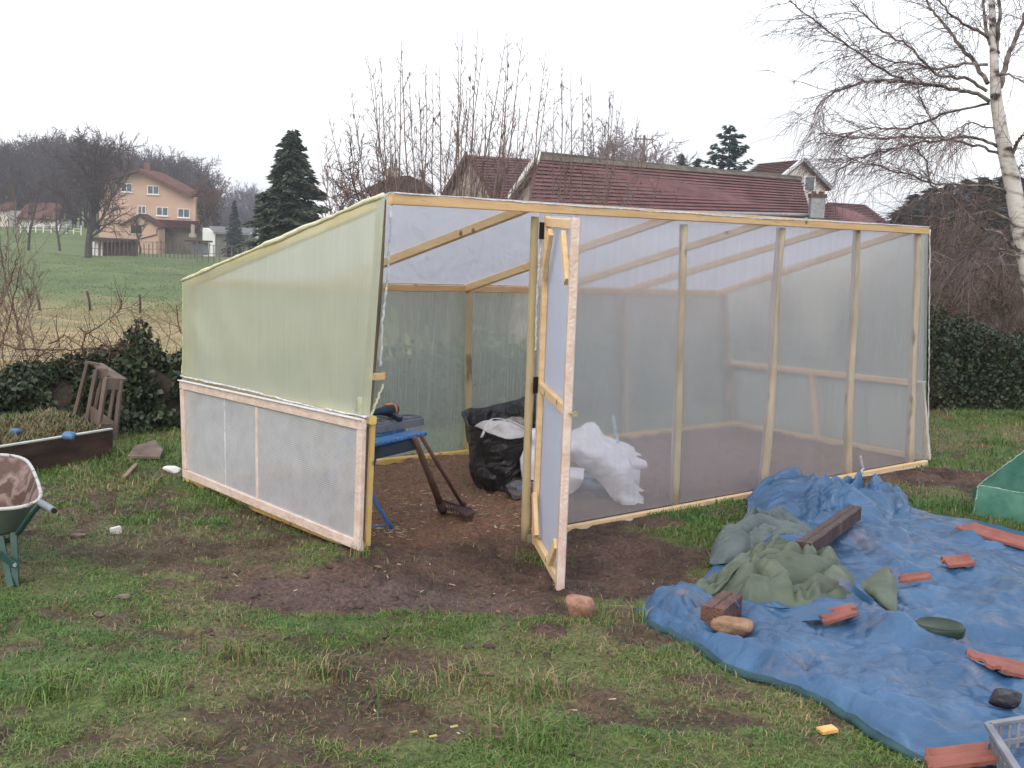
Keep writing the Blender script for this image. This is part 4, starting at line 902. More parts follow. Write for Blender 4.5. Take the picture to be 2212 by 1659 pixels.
fence('white_fence', (45, 175), 181, 1.4, 9, WHITEP, 'white rail fence in front of the far red roofed houses', rails=(.3, .6, .9), pw=.14)
# meadow posts
for i, (xb_, yb_, xt_, yt_, lab) in enumerate([(87, 672, 79, 636, 'leaning dark fence post in the meadow, leftmost'), (196, 672, 188, 630, 'leaning dark fence post in the meadow, second from the left'), (303, 672, 302, 632, 'upright dark fence post in the meadow, third from the left'), (401, 668, 399, 632, 'dark fence post in the meadow right beside the greenhouse corner')]):
    s = spot(xb_, 70.); t2 = Y(xt_, yt_, 70.); d_ = t2-Y(xb_, yb_, 70.); mb = MB(); mb.tube([s-[0, 0, .3], s+d_*.5+[.03, 0, 0], s+d_], [.075, .07, .06], 8)
    tag(mb.build('fence_post', DARKW, smooth=False), lab, 'fence post', 'wooden posts crossing the meadow')
# --- the barns behind
def P3(x, y, d): return Y(x, y, d)
def down(p, ex=.5):
    q_ = np.array(p, float); q_[2] = float(terr(q_[0], q_[1]))-ex; return q_
bn2 = thing('barn', down(P3(1450, 400, 62)), 'long barn with a red tiled roof behind the greenhouse, mossy along the ridge', 'barn')
A_ = P3(1168, 335, 58); B_ = P3(1728, 387, 70); EL = P3(1140, 452, 53.5); ER = P3(1752, 464, 65); n_back = (A_-EL)*[1, 1, 0]
FLT = P3(1104, 428, 63); BK = B_+(FLT-A_)
roofslab(A_, B_, ER, EL, .12, 'roof', TILE, bn2); roofslab(A_, B_, BK, FLT, .12, 'roof', TILE, bn2)
mb = MB(); mb.tube([A_+[0, 0, .02], lerp(A_, B_, .5)+[0, 0, -.02], B_+[0, 0, .02]], [.16, .15, .16], 8); mb.build('ridge', M('mossy ridge tiles', (.07, .065, .05), (.13, .12, .09), 1, .9), bn2)
mb = MB(); k_ = [lerp(A_, EL, .13)+[0, -.05, .09], lerp(B_, ER, .08)+[0, -.05, .09], B_+[0, -.02, .1], A_+[0, -.02, .1]]; mb.prism(k_, (0, 0, .02)); mb.build('moss', M('moss on tiles', (.09, .08, .06), (.16, .13, .10), 2, .95), bn2)
ins = np.array([.25, .1, -.12]); mb = MB()
a_, e_, f_b = A_+ins, EL+[.3, .45, -.12], FLT+[.3, -.2, -.12]
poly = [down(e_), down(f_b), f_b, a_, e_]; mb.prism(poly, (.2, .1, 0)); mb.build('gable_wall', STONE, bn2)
er = ER+[-.2, .5, -.12]; mb = MB(); mb.prism([down(e_), down(er), er, e_], (-.1, .25, 0)); mb.build('wall', M('dull red brick', (.16, .08, .07), (.24, .13, .11), 1.5, .9), bn2)  # front wall of the long barn in dull red brown brick
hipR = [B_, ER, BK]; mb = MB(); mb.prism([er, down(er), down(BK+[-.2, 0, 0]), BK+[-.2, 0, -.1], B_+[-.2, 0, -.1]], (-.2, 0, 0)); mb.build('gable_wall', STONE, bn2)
mb = MB(); mb.beam(A_+[-.12, 0, .06], FLT+[-.12, 0, .06], .12, .3); mb.build('bargeboard', WHITEP, bn2)
mb = MB(); mb.beam(lerp(A_, EL, .0)+[-.05, -.05, .05], lerp(A_, EL, .16)+[-.05, -.05, .05], .12, .25); mb.build('bargeboard', WHITEP, bn2)
mb = MB(); mb.tube([EL+[0, -.12, -.02], ER+[0, -.12, -.02]], .09, 8); mb.build('gutter', GUT, bn2)
mb = MB(); c_ = P3(1764, 448, 64.5); mb.box(c_, (.36, .3, .55)); ch_ = mb.build('chimney', GUT, bn2)
mb = MB(); mb.box(c_+[0, 0, .6], (.42, .36, .1)); mb.box(c_+[-.2, 0, .75], (.1, .1, .08)); mb.box(c_+[.2, 0, .75], (.1, .1, .08)); mb.build('cap', M('dark brick', (.07, .04, .035), (.12, .07, .06), 6, .9), ch_)
bn1 = thing('barn', down(P3(1050, 400, 72)), 'red roofed barn with a rough stone gable left of the long barn, behind the hazel', 'barn')
A_ = P3(1012, 334, 70); B_ = P3(1190, 346, 82); EL = P3(1072, 436, 65); FLT = P3(958, 425, 75); ER = EL+(B_-A_)
roofslab(A_, B_, ER, EL, .12, 'roof', TILE, bn1); roofslab(A_, B_, FLT+(B_-A_), FLT, .12, 'roof', TILE, bn1)
a_, e_, f_b = A_+[.2, .3, -.15], EL+[.1, .5, -.12], FLT+[.3, 0, -.12]; mb = MB(); mb.prism([down(e_), down(f_b), f_b, a_, e_], (.2, .2, 0)); mb.build('gable_wall', STONE, bn1)
mb = MB(); mb.beam(A_+[-.1, 0, .05], FLT+[-.1, 0, .05], .12, .28); mb.build('bargeboard', FASCIA, bn1)
mb = MB(); er = ER+[-.2, .5, -.1]; mb.prism([down(e_), down(er), er, e_], (-.1, .25, 0)); mb.build('wall', STONE, bn1)
# white gabled house
wh = thing('house', down(P3(1735, 400, 84)), 'pale gabled house with red tiled roof behind the right end of the long barn', 'house')
A_ = P3(1735, 344, 82); B_ = P3(1640, 353, 92); EL = P3(1686, 384, 79); ER = P3(1797, 408, 83)
roofslab(B_, A_, EL, EL+(B_-A_), .12, 'roof', TILE, wh); roofslab(A_, B_, ER+(B_-A_), ER, .12, 'roof', TILE, wh)
mb = MB(); mb.prism([down(EL+[.3, .3, -.1]), down(ER+[-.35, .3, -.1]), ER+[-.35, .3, -.0], A_+[0, .4, -.18], EL+[.3, .3, -.1]], (0, .3, 0)); mb.build('wall', CREAM, wh)
for p_, q_, mt_ in ((A_, EL, WHITEP), (A_, ER, GUT)): mb = MB(); mb.beam(p_+[0, -.1, .03], q_+[0, -.1, .03], .1, .24); mb.build('bargeboard', mt_, wh)
mb = MB(); c_ = P3(1746, 397, 81.0); mb.box(c_, (.28, .45, .42)); wn = mb.build('window', GLASS, wh); mb = MB(); mb.box(c_+[0, 0, 0], (.36, .40, .05)); mb.box(c_+[-.3, 0, 0], (.06, .41, .5)); mb.box(c_+[.3, 0, 0], (.06, .41, .5)); mb.build('frame', WHITEP, wn)
# low red roof on the right
lr = thing('outbuilding', down(P3(1850, 460, 70)), 'low outbuilding whose red tiled roof slopes down to the right behind the greenhouse corner', 'outbuilding')
A_ = P3(1788, 436, 72); B_ = P3(1866, 441, 76); EL = P3(1740, 500, 66); ER = P3(1950, 505, 70)
roofslab(A_, B_, ER, EL, .12, 'roof', TILE, lr); mb = MB(); mb.prism([A_+[0, .3, -.1], B_+[0, .3, -.1], ER+[0, 4, -.1], EL+[0, 4, -.1]], (0, .2, 0)); mb.build('back_slope', TILE, lr)
mb = MB(); a_ = EL+[.3, .5, -.15]; b__ = ER+[-.3, .5, -.15]; mb.prism([down(a_), down(b__), b__, a_], (0, .3, 0)); mb.build('wall', STONE, lr)
# hipped house behind the fruit tree
hh = thing('house', down(P3(860, 400, 86)), 'brown hip roofed house half hidden behind the bare fruit tree and the hazel', 'house')
A_ = P3(850, 381, 86); B_ = P3(884, 379, 88); EL = P3(784, 410, 80); ER = P3(936, 412, 82); E3 = P3(936, 400, 92)
roofslab(A_, B_, ER, EL, .12, 'roof', M('brown tiles', (.14, .09, .075), (.22, .15, .125), 1, .85), hh)
mb = MB(); mb.prism([B_, ER, E3], (0, 0, -.15)); mb.prism([A_, B_, E3, EL+[0, 10, 0]], (0, 0, -.15)); mb.build('roof', bpy.data.materials['brown tiles'], hh)
mb = MB(); a_ = EL+[.4, .4, -.1]; b__ = ER+[-.4, .4, -.1]; mb.prism([down(a_), down(b__), b__, a_], (0, 6, 0)); mb.build('wall', STONE, hh)
mb = MB(); c_ = P3(850, 379, 86); mb.box(c_, (.35, .35, .5)); mb.build('chimney', STONE, hh)
# utility wire poles far off: one grey mast behind the barn
mb = MB(); a_ = P3(1392, 292, 96); mb.tube([down(a_), a_], [.16, .1], 8); mb2 = MB(); mb2.beam(a_+[-.8, 0, -.3], a_+[.8, 0, -.3], .08, .1)
t_ = thing('utility_pole', down(a_), 'thin utility pole with a crossarm among the birches behind the long barn', 'utility pole'); mb.build('pole', OLDW, t_); mb2.build('crossarm', OLDW, t_)
# ------------------------------------------------------------------ ivy hedges
IVY = M('ivy leaves', (.022, .036, .017), (.06, .08, .035), 6, .5, spec=.4, c3=(.11, .11, .06)); IVYB = M('hedge interior twigs', (.03, .024, .02), (.06, .045, .035), 20, .9, .5)
def hedge(line, hh, ww, n, seed, label, leafs=.055):
    g = np.random.default_rng(seed); line = np.array(line, float); S = np.concatenate([[0], np.cumsum(np.linalg.norm(np.diff(line, axis=0), axis=1))]); Lh = S[-1]
    P_ = lambda s: np.stack([np.interp(s, S, line[:, i]) for i in (0, 1)], -1)
    root = thing('ivy_hedge', (*P_(Lh/2), float(terr(*P_(Lh/2)))), label, 'hedge')
    ns = int(Lh/.1)+2; s = np.linspace(0, Lh, ns); th = np.linspace(-.15, math.pi+.15, 22); T_ = P_(s+.05)-P_(s-.05); T_ /= np.linalg.norm(T_, axis=1)[:, None]+1e-9; Nn = np.stack([T_[:, 1], -T_[:, 0]], 1)
    def surf(s_i, th_, k):
        c = P_(s_i); j = np.clip(np.searchsorted(s, s_i), 0, ns-1); nn = Nn[j]; h_ = hh(s_i)*((.6 if ww > .58 else .78)+(.8 if ww > .58 else .42)*fbm(s_i*1.6, s_i*0+seed, 4, seed)); r_ = k*(1+.9*(fbm(s_i*3, th_*2.5, 4, seed+3)-.5))
        hz = float(0)+terr(c[..., 0], c[..., 1]); w2 = ww*(1+.3*(fbm(s_i*.8, s_i*0, 2, seed+7)-.5))
        return np.stack([c[..., 0]+nn[..., 0]*np.cos(th_)*w2*r_, c[..., 1]+nn[..., 1]*np.cos(th_)*w2*r_, hz+np.maximum(np.sin(th_), -.1)*h_*r_], -1)
    SS, TT = np.meshgrid(s, th, indexing='ij'); mb = MB(); mb.grid(surf(SS.ravel(), TT.ravel(), .8).reshape(ns, 22, 3)); mbb = mb
    si = g.uniform(0, Lh, n); ti = g.uniform(-.05, math.pi+.05, n); C_ = surf(si, ti, .72+.36*g.random(n)**.7)
    dens = fbm(si*2.2, ti*2.2, 3, seed+11); k = dens > .22; C_ = C_[k]; n = len(C_)
    l = leafs*(.5+.8*g.random(n)); a = g.normal(0, 1, (n, 3)); a[:, 2] -= .6; a /= np.linalg.norm(a, axis=1)[:, None]; b = np.cross(a, g.normal(0, 1, (n, 3))); b /= np.linalg.norm(b, axis=1)[:, None]
    Q = np.stack([C_-a*l[:, None]*.5, C_+b*l[:, None]*.45-a*l[:, None]*.1, C_+b*l[:, None]*.3+a*l[:, None]*.25, C_+a*l[:, None]*.6, C_-b*l[:, None]*.3+a*l[:, None]*.25, C_-b*l[:, None]*.45-a*l[:, None]*.1], 1).reshape(-1, 3)
    mb = MB(); mb.add(Q, np.arange(n*6).reshape(-1, 6)); mb.build('leaves', IVY, root)
    mb = mbb
    for _ in range(int(Lh*40)):
        s0 = g.uniform(0, Lh); c = surf(np.array([s0]), np.array([g.uniform(.2, 2.9)]), .9)[0]; W, _e = wander(c, (g.normal(0, .6), g.normal(0, .4), 1), g.uniform(.15, .6), 5, g, .25, (0, 0, -.3)); mb.tube(W, [.004, .0035, .003, .002, .0015], 3, cap=False) if len(W) == 5 else mb.tube(W, .0028, 3, cap=False)
    mb.build('branches', IVYB, root, smooth=True)
hedge([(-6.5, 9.7), (-4.8, 10.3), (-3.8, 10.75), (-2.7, 11.0), (-1.6, 11.4)], lambda s: np.interp(s, [0, 1.6, 2.4, 3.4, 4.2, 6], [.30, .38, .46, .64, .58, .55]), .55, 52000, 5, 'low dark ivy covered hedge left of the greenhouse', .045)
hedge([(-1.3, 11.2), (0, 12.2), (1.8, 13.9), (3.6, 14.6)], lambda s: .7+0*s, .5, 7000, 6, 'ivy hedge running behind the greenhouse, blurred by the film')
hedge([(4.0, 14.7), (6, 15.1), (8.5, 15.4), (11, 15.7)], lambda s: np.interp(s, [0, .8, 1.6, 3, 7], [1.3, 1.05, .8, .8, .85]), .6, 60000, 7, 'dense dark evergreen hedge right of the greenhouse, under the birch', .04)
# bramble arcs over the left hedge
g = np.random.default_rng(4); root = thing('bramble', Y(200, 830, 10.6)*[1, 1, 0]+[0, 0, .1], 'arching leafless bramble canes above the left ivy hedge, against the straw coloured field', 'bramble'); mb = MB(); mt = MB()
for L_ in ([(95, 1840), (230, 1500), (300, 1440)], [(0, 1390), (120, 1440), (330, 1445), (500, 1445), (640, 1425), (760, 1405), (850, 1410), (960, 1450), (1060, 1510)], [(550, 1510), (530, 1400), (560, 1340), (680, 1270), (780, 1180), (900, 1150)], [(130, 1560), (200, 1490), (310, 1460), (400, 1520)], [(740, 1500), (700, 1430), (640, 1380), (500, 1300)], [(780, 1180), (785, 1120)], [(0, 1430), (60, 1250), (130, 900)], [(0, 1150), (60, 1020), (110, 850)], [(860, 1420), (880, 1260), (920, 1230)], [(1200, 1400), (1160, 1300), (1140, 1150)], [(40, 1560), (160, 1580), (330, 1600), (430, 1560), (520, 1440)], [(320, 1410), (420, 1350), (540, 1440)]):
    pts = [Y(*C1(x, y), 10.6+g.uniform(-.3, .3)) for x, y in L_]; n = len(pts); tt = np.linspace(0, n-1, n*5); P_ = np.stack([np.interp(tt, range(n), [p[i] for p in pts]) for i in range(3)], 1)+g.normal(0, .005, (n*5, 3)); mb.tube(P_, np.linspace(.008, .003, n*5), 5, cap=False)
    for _ in range(n*5):
        j = g.integers(1, len(P_)-1); W, _e = wander(P_[j], perp((P_[j+1]-P_[j-1])/np.linalg.norm(P_[j+1]-P_[j-1]), g, .9), g.uniform(.08, .35), 4, g, .2, (0, 0, .2)); mt.tube(W, [.003, .0026, .002, .0016, .001], 3, cap=False)
mb.build('canes', TWIGR, root, smooth=True); mt.build('side_shoots', TWIGR, root)
# ------------------------------------------------------------------ tarpaulins
def resample(P, n):
    P = np.asarray(P, float); S = np.concatenate([[0], np.cumsum(np.linalg.norm(np.diff(P, axis=0), axis=1))]); t = np.linspace(0, S[-1], n)
    Q = np.stack([np.interp(t, S, P[:, i]) for i in range(P.shape[1])], 1)
    for _ in range(3): Q[1:-1] = .25*Q[:-2]+.5*Q[1:-1]+.25*Q[2:]
    return Q
def sharp(x, y, ang, fx, fy, s, warp=.4, p=3.):
    c_, s_ = math.cos(ang), math.sin(ang); u = x*c_+y*s_; v = -x*s_+y*c_
    v = v+(fbm(x*2.1, y*2.1, 2, s+3)-.5)*warp; n_ = vn(u*fx, v*fy, s)*.75+.25*vn(u*fx*2.1, v*fy*2.3, s+1); return (1-np.abs(2*n_-1))**p
def bulge(x, y, ang, fx, fy, s, warp=.4, p=.75):
    c_, s_ = math.cos(ang), math.sin(ang); u = x*c_+y*s_; v = -x*s_+y*c_
    v = v+(fbm(x*2.1, y*2.1, 2, s+3)-.5)*warp; n_ = vn(u*fx, v*fy, s); return np.abs(2*n_-1)**p
def ridge(x, y, s, o=3): return 1-np.abs(2*fbm(x, y, o, s)-1)*2.2
def fold(x, y, ang, fx, fy, s, warp=.5):
    c_, s_ = math.cos(ang), math.sin(ang); u = x*c_+y*s_; v = -x*s_+y*c_
    v = v+(fbm(x*1.6, y*1.6, 2, s+3)-.5)*warp; r = 1-np.abs(2*vn(u*fx, v*fy, s)-1); return r*r
def tarpmat(name, c1, c2, dirt, rough=.34, sp=.6, ang=0.):
    m = M(name, c1, c2, 3.5, rough, spec=sp, lo=.3, hi=.7); t = m.node_tree; n = t.nodes; K = t.links.new; b = n['Principled BSDF']
    src = b.inputs['Base Color'].links[0].from_socket; tc = n.new('ShaderNodeTexCoord')
    dn_ = n.new('ShaderNodeTexNoise'); dn_.inputs['Scale'].default_value = 2.6; dn_.inputs['Detail'].default_value = 9; dn_.inputs['Roughness'].default_value = .72; K(tc.outputs['Object'], dn_.inputs[0])
    mr = n.new('ShaderNodeMapRange'); mr.inputs[1].default_value = .56; mr.inputs[2].default_value = .72; mr.inputs[4].default_value = .8; K(dn_.outputs[0], mr.inputs[0])
    mx = n.new('ShaderNodeMix'); mx.data_type = 'RGBA'; K(mr.outputs[0], mx.inputs[0]); K(src, mx.inputs[6]); mx.inputs[7].default_value = rgba(dirt); K(mx.outputs[2], b.inputs['Base Color'])
    mp = n.new('ShaderNodeMapping'); mp.inputs[2].default_value = (0, 0, ang); mp.inputs[3].default_value = (3, 60, 20); K(tc.outputs['Object'], mp.inputs[0])
    n1 = n.new('ShaderNodeTexNoise'); n1.inputs['Scale'].default_value = 1; n1.inputs['Detail'].default_value = 4; K(mp.outputs[0], n1.inputs[0])
    n2 = n.new('ShaderNodeTexNoise'); n2.noise_type = 'RIDGED_MULTIFRACTAL'; n2.inputs['Scale'].default_value = 5; n2.inputs['Detail'].default_value = 4; n2.inputs['Roughness'].default_value = .45; n2.inputs['Distortion'].default_value = .8; K(tc.outputs['Object'], n2.inputs[0])
    b1 = n.new('ShaderNodeBump'); b1.inputs['Strength'].default_value = .5; b1.inputs['Distance'].default_value = .01; K(n1.outputs[0], b1.inputs['Height'])
    b2 = n.new('ShaderNodeBump'); b2.inputs['Strength'].default_value = .8; b2.inputs['Distance'].default_value = .03; K(n2.outputs[0], b2.inputs['Height']); K(b1.outputs[0], b2.inputs['Normal']); K(b2.outputs[0], b.inputs['Normal'])
    return m
BLUE = tarpmat('blue tarpaulin', (.018, .065, .145), (.045, .125, .25), (.20, .15, .13), ang=-.6)
BLUED = tarpmat('blue tarpaulin inner side', (.02, .07, .17), (.04, .11, .25), (.12, .09, .08))
GREENT = tarpmat('grey green tarpaulin', (.065, .085, .058), (.135, .165, .115), (.075, .05, .035), .5, .35)
GREYT = tarpmat('grey blue tarpaulin', (.07, .095, .10), (.13, .16, .155), (.15, .12, .10), .5, .35)
nu, nv = 330, 300
lo3 = resample([GT(*p)[:2] for p in tarp_low], nu); up3 = resample([GT(*p)[:2] for p in tarp_up], nu)
v = np.linspace(0, 1, nv)[None, :, None]; XY = lo3[:, None]*(1-v)+up3[:, None]*v
X_, Y_ = XY[..., 0], XY[..., 1]; dist_lo = np.linalg.norm(XY-lo3[:, None], axis=-1); dist_up = np.linalg.norm(XY-up3[:, None], axis=-1)
edge = np.minimum(dist_lo, dist_up)
ea = math.atan2(*(lo3[200]-lo3[60])[::-1])
hT = .010+.045*(fbm(X_*1.3, Y_*1.3, 3, 19)-.42)
flat = ss(.42, .62, fbm(X_*1.2+4, Y_*1.2, 3, 29)+.25*np.exp(-(dist_lo/.5)**2))
hT = hT*.5+(.018+.060*flat)*crum(X_, Y_, .34, 5, ea, .4, 4, .5)+.020*flat*sharp(X_, Y_, ea+.15, .7, 3.4, 5, .5, 3)+.016*flat*sharp(X_, Y_, ea-.5, .8, 4.4, 13, .4, 3)+.021*crum(X_, Y_, .13, 8, .2, .4, 3, .55)
hT = hT*(.4+.6*ss(0, .35, dist_up))*(.45+.55*ss(0, .3, dist_lo))
for a__, f__, s__, k__ in ((.15, 2.6, 71, .018), (-.55, 2.9, 73, .016), (1.1, 2.4, 75, .014), (.5, 6., 77, .010), (-1.0, 6.5, 79, .009), (.05, 9., 81, .007)):
    hT = hT-k__*sharp(X_, Y_, ea+a__, f__*.3, f__, s__, .55, 7)+.5*k__*sharp(X_, Y_, ea+a__+.1, f__*.35, f__*1.1, s__+1, .55, 9)
nearlow = np.exp(-(dist_lo/.5)**2)
hT = hT+nearlow*(.066*bulge(X_, Y_, ea+.05, .4, 9, 23, .3, .7)*ss(.0, .14, dist_lo)*(.35+.9*fbm(X_*1.6, Y_*1.6, 2, 88))+.010)
for q_, r_ in (((2090, 1155), .14), ((2150, 1172), .14), ((2210, 1190), .14), ((2066, 1234), .13), ((1978, 1272), .12), ((1808, 1348), .13), ((2150, 1470), .16), ((2230, 1466), .16), ((2030, 1645), .14), ((2100, 1655), .14), ((1578, 1392), .1), ((1545, 1345), .12), ((1580, 1320), .12), ((2026, 1400), .12)):
    q_ = GT(*q_); hT = hT*(1-.85*np.exp(-(((X_-q_[0])**2+(Y_-q_[1])**2)/r_**2)**1.5))
pc = GT(*CT(1960, 1230)); hT = hT+.07*np.exp(-(((X_-pc[0]-.05)*.8+(Y_-pc[1])*.6)/.09)**2-(((X_-pc[0])*-.6+(Y_-pc[1])*.8)/.5)**2)
pc = GT(2090, 1480); hT = hT+.09*np.exp(-(((X_-pc[0])*.7+(Y_-pc[1])*.7)/.11)**2-(((X_-pc[0])*-.7+(Y_-pc[1])*.7)/.35)**2)
hT = np.maximum(hT, .008)*ss(0, .045, edge)+.006
ZT = zg(X_, Y_); ZT = np.maximum(ZT, terr(X_, Y_)-.005)+hT
lip = ss(.0, .02, dist_lo)
tarp_pts = np.stack([X_, Y_, ZT], -1)
def ztmax(x, y, r=.06):
    d = (X_-x)**2+(Y_-y)**2; k = d < r*r
    return float(ZT[k].max()) if k.any() else float(zg(x, y))
def ztarp(x, y):
    d = (X_-x)**2+(Y_-y)**2; return float(ZT.ravel()[np.argmin(d)])
mb = MB(); mb.grid(tarp_pts); # hem folded down at the lower edge
hem = np.stack([tarp_pts[:, 0], tarp_pts[:, 0]+np.array([0, 0, -.02]), np.stack([X_[:, 3], Y_[:, 3], ZT[:, 0]-.02], -1)], 1); mb.grid(hem)
o = mb.build('tarpaulin', BLUE, smooth=True); tag(o, 'large crumpled blue tarpaulin spread on the lawn in front of the greenhouse', 'tarpaulin')
e_ = np.stack([X_[:, 0], Y_[:, 0]], 1); nrm2 = e_-lo3*0; 
mb = MB(); Q = np.stack([X_[:, 1], Y_[:, 1], ZT[:, 1]], -1); off = np.array([-.022, -.03, 0]); wv_ = (.6+.8*fbm(np.arange(nu)*.05, np.arange(nu)*0, 3, 3))[:, None]
mb.grid(np.stack([Q+[0, 0, .012], Q+off*wv_*.6+[0, 0, .012], Q+off*wv_+[0, 0, -.004], Q+off*wv_*.7-[0, 0, .016]], 1)); hm = mb.build('hem', M('dark green hem', (.015, .045, .05), (.03, .08, .09), 6, .5), o, smooth=True)
def heap(name, outline, H, mat, label, cat, seed, ang, amp=.05, zfun=None, pw=2.2, parent=None, fx=1.2, fy=5., centre=None, lift=.01, group=None):
    P = np.array([GT(*p, lift)[:2] for p in outline]); c = P.mean(0) if centre is None else GT(*centre, lift)[:2]
    P = np.vstack([P, P[:1]]); n = 260; Q = resample(P, n); Q[-1] = Q[0]; nr = 90; r = np.linspace(0, 1, nr)[:, None, None]
    XY = c+(Q[None]-c)*r; x, y = XY[..., 0], XY[..., 1]; rr_ = r[..., 0]*np.ones(n)
    env_ = (1-rr_**pw)**.8
    h = H*env_*(.55+.9*fbm(x*2.4, y*2.4, 2, seed))
    h = h+amp*(1-rr_**8)*(1.15*bulge(x, y, ang, fx*.6, fy*1.5, seed, .9, .65)+.75*bulge(x, y, ang+.45, fx, fy*2.2, seed+5, .7, .65)+.35*sharp(x, y, ang-.35, fx*1.6, fy*3.2, seed+9, .35, 2.5)+.35*(crum(x, y, .17, seed, ang, .4, 3, .6)-.3)-.45)*(.45+.55*env_**.3)
    base = (np.vectorize(ztarp)(x[::6, ::6], y[::6, ::6]) if zfun == 'tarp' else None)
    if base is not None:
        iy = np.clip(np.arange(nr)/6, 0, base.shape[0]-1); ix = np.clip(np.arange(n)/6, 0, base.shape[1]-1)
        t1 = np.array([np.interp(ix, np.arange(base.shape[1]), b_) for b_ in base]); base = np.array([np.interp(iy, np.arange(base.shape[0]), t1[:, k]) for k in range(n)]).T
    else: base = zg(x, y)
    z = base+lift+h*1.0; z[-1] = base[-1]+lift*.5
    mb = MB(); mb.grid(np.stack([x, y, z], -1)); o = mb.build(name, mat, parent, smooth=True)
    if label: tag(o, label, cat, group)
    return o, (x, y, z)
ct = lambda L_: [CT(*p) for p in L_]
up_o, upd = heap('tarpaulin_bunch', ct([(915, 190), (960, 110), (1160, 92), (1400, 130), (1580, 110), (1750, 165), (1900, 190), (2090, 175), (2115, 240), (2000, 290), (1960, 380), (1820, 440), (1700, 430), (1500, 410), (1350, 390), (1250, 350), (1100, 320), (980, 300), (920, 250)]), .05, BLUE, None, None, 31, .5, .12, lift=.02, parent=o, fx=1.4, fy=5.5)
gr_o, grd = heap('tarpaulin', ct([(640, 640), (650, 570), (740, 450), (820, 440), (900, 380), (1060, 320), (1200, 315), (1300, 340), (1400, 410), (1420, 500), (1280, 560), (1100, 560), (1000, 570), (880, 620), (740, 650)]), .02, GREYT, 'bunched greyish blue sheet between the two beams beside the blue tarpaulin', 'tarpaulin', 41, .55, .105, lift=.045, fx=1.6, fy=6)
ga_o, gad = heap('tarpaulin', ct([(1000, 570), (1140, 540), (1270, 560), (1320, 640), (1400, 560), (1500, 580), (1600, 680), (1700, 770), (1730, 860), (1660, 960), (1500, 985), (1380, 975), (1280, 985), (1130, 980), (1000, 1010), (900, 1030), (820, 970), (700, 940), (560, 985), (440, 985), (480, 920), (600, 840), (690, 780), (760, 690), (880, 620)]), .05, GREENT, 'muddy grey green tarpaulin lying crumpled on top of the blue one', 'tarpaulin', 51, .62, .135, lift=.045, fx=1.0, fy=4.2)
def patch(rows, mat, name, parent=None, amp=.008, seed=1, n=60, m_=60, fs=9, world=False, thick=.003):
    R_ = [[np.array(p, float) if world else Y(*p) for p in r_] for r_ in rows]; nr, nc = len(R_), len(R_[0]); A_ = np.array(R_)
    u = np.linspace(0, nr-1, n); w_ = np.linspace(0, nc-1, m_)
    def interp(A, t):
        i = np.clip(np.floor(t).astype(int), 0, len(A)-2); f = (t-i).reshape(-1, *[1]*(A.ndim-1)); p0 = A[np.maximum(i-1, 0)]; p1 = A[i]; p2 = A[i+1]; p3 = A[np.minimum(i+2, len(A)-1)]
        return .5*((2*p1)+(-p0+p2)*f+(2*p0-5*p1+4*p2-p3)*f*f+(-p0+3*p1-3*p2+p3)*f**3)
    B = interp(A_, u); Cg = np.swapaxes(interp(np.swapaxes(B, 0, 1), w_), 0, 1)
    nn = np.cross(np.gradient(Cg, axis=0), np.gradient(Cg, axis=1)); nn /= np.linalg.norm(nn, axis=-1)[..., None]+1e-9
    h = fold(Cg[..., 0]+Cg[..., 2]*.7, Cg[..., 2]+Cg[..., 1], .4, fs*.4, fs, seed, .2)-.4
    h = h*.6+1.6*(crum(Cg[..., 0]*1.2+Cg[..., 1]*.5, Cg[..., 2]*1.2+Cg[..., 1]*.4, 1.1/fs, seed, .3, .35, 3, .5)-.5)
    P = Cg+nn*(amp*h)[..., None]; mb = MB(); mb.grid(P); o = mb.build(name, mat, parent, smooth=True)
    md = o.modifiers.new('thickness', 'SOLIDIFY'); md.thickness = thick; md.offset = 0; return o
def gz(c, z): p = G(*c, z); return p
fl = lambda x, y, z: G(*CT(x, y), z+.025)
patch([[fl(1750, 800, .10), fl(1850, 735, .13), fl(1937, 680, .15), fl(1975, 720, .14)], [fl(1770, 850, .08), fl(1860, 830, .11), fl(1960, 800, .12), fl(2010, 800, .10)], [fl(1830, 905, .06), fl(1900, 950, .07), fl(1960, 985, .07), fl(2012, 1000, .06)], [fl(1900, 960, .03), fl(1940, 1000, .035), fl(1980, 1030, .035), fl(2015, 1045, .03)]], GREENT, 'turned_up_corner', ga_o, .004, 3, world=True)
patch([[fl(1590, 770, .10), fl(1660, 790, .11), fl(1790, 890, .09), fl(1900, 970, .05), fl(2000, 1035, .035)], [fl(1590, 820, .085), fl(1650, 850, .08), fl(1770, 940, .05), fl(1880, 1030, .02), fl(1930, 1075, .018)]], BLUE, 'blue_lining_edge', ga_o, .003, 4, world=True)
patch([[fl(1020, 965, .05), fl(1200, 985, .055), fl(1400, 950, .06), fl(1600, 945, .07), fl(1780, 940, .06)], [fl(1060, 990, .04), fl(1220, 1010, .04), fl(1420, 1005, .045), fl(1600, 1000, .05), fl(1780, 975, .045)], [fl(1120, 1035, .02), fl(1260, 1080, .02), fl(1430, 1075, .02), fl(1600, 1050, .025), fl(1760, 1020, .02)]], BLUE, 'blue_lining_edge', ga_o, .006, 5, world=True)
patch([[fl(700, 915, .10), fl(780, 905, .12), fl(830, 930, .12), fl(860, 985, .08)], [fl(720, 935, .09), fl(780, 935, .10), fl(810, 960, .10), fl(830, 1010, .05)]], M('lilac lining', (.10, .13, .32), (.2, .22, .42), 8, .5), 'lining_fold', ga_o, .002, 6, world=True)
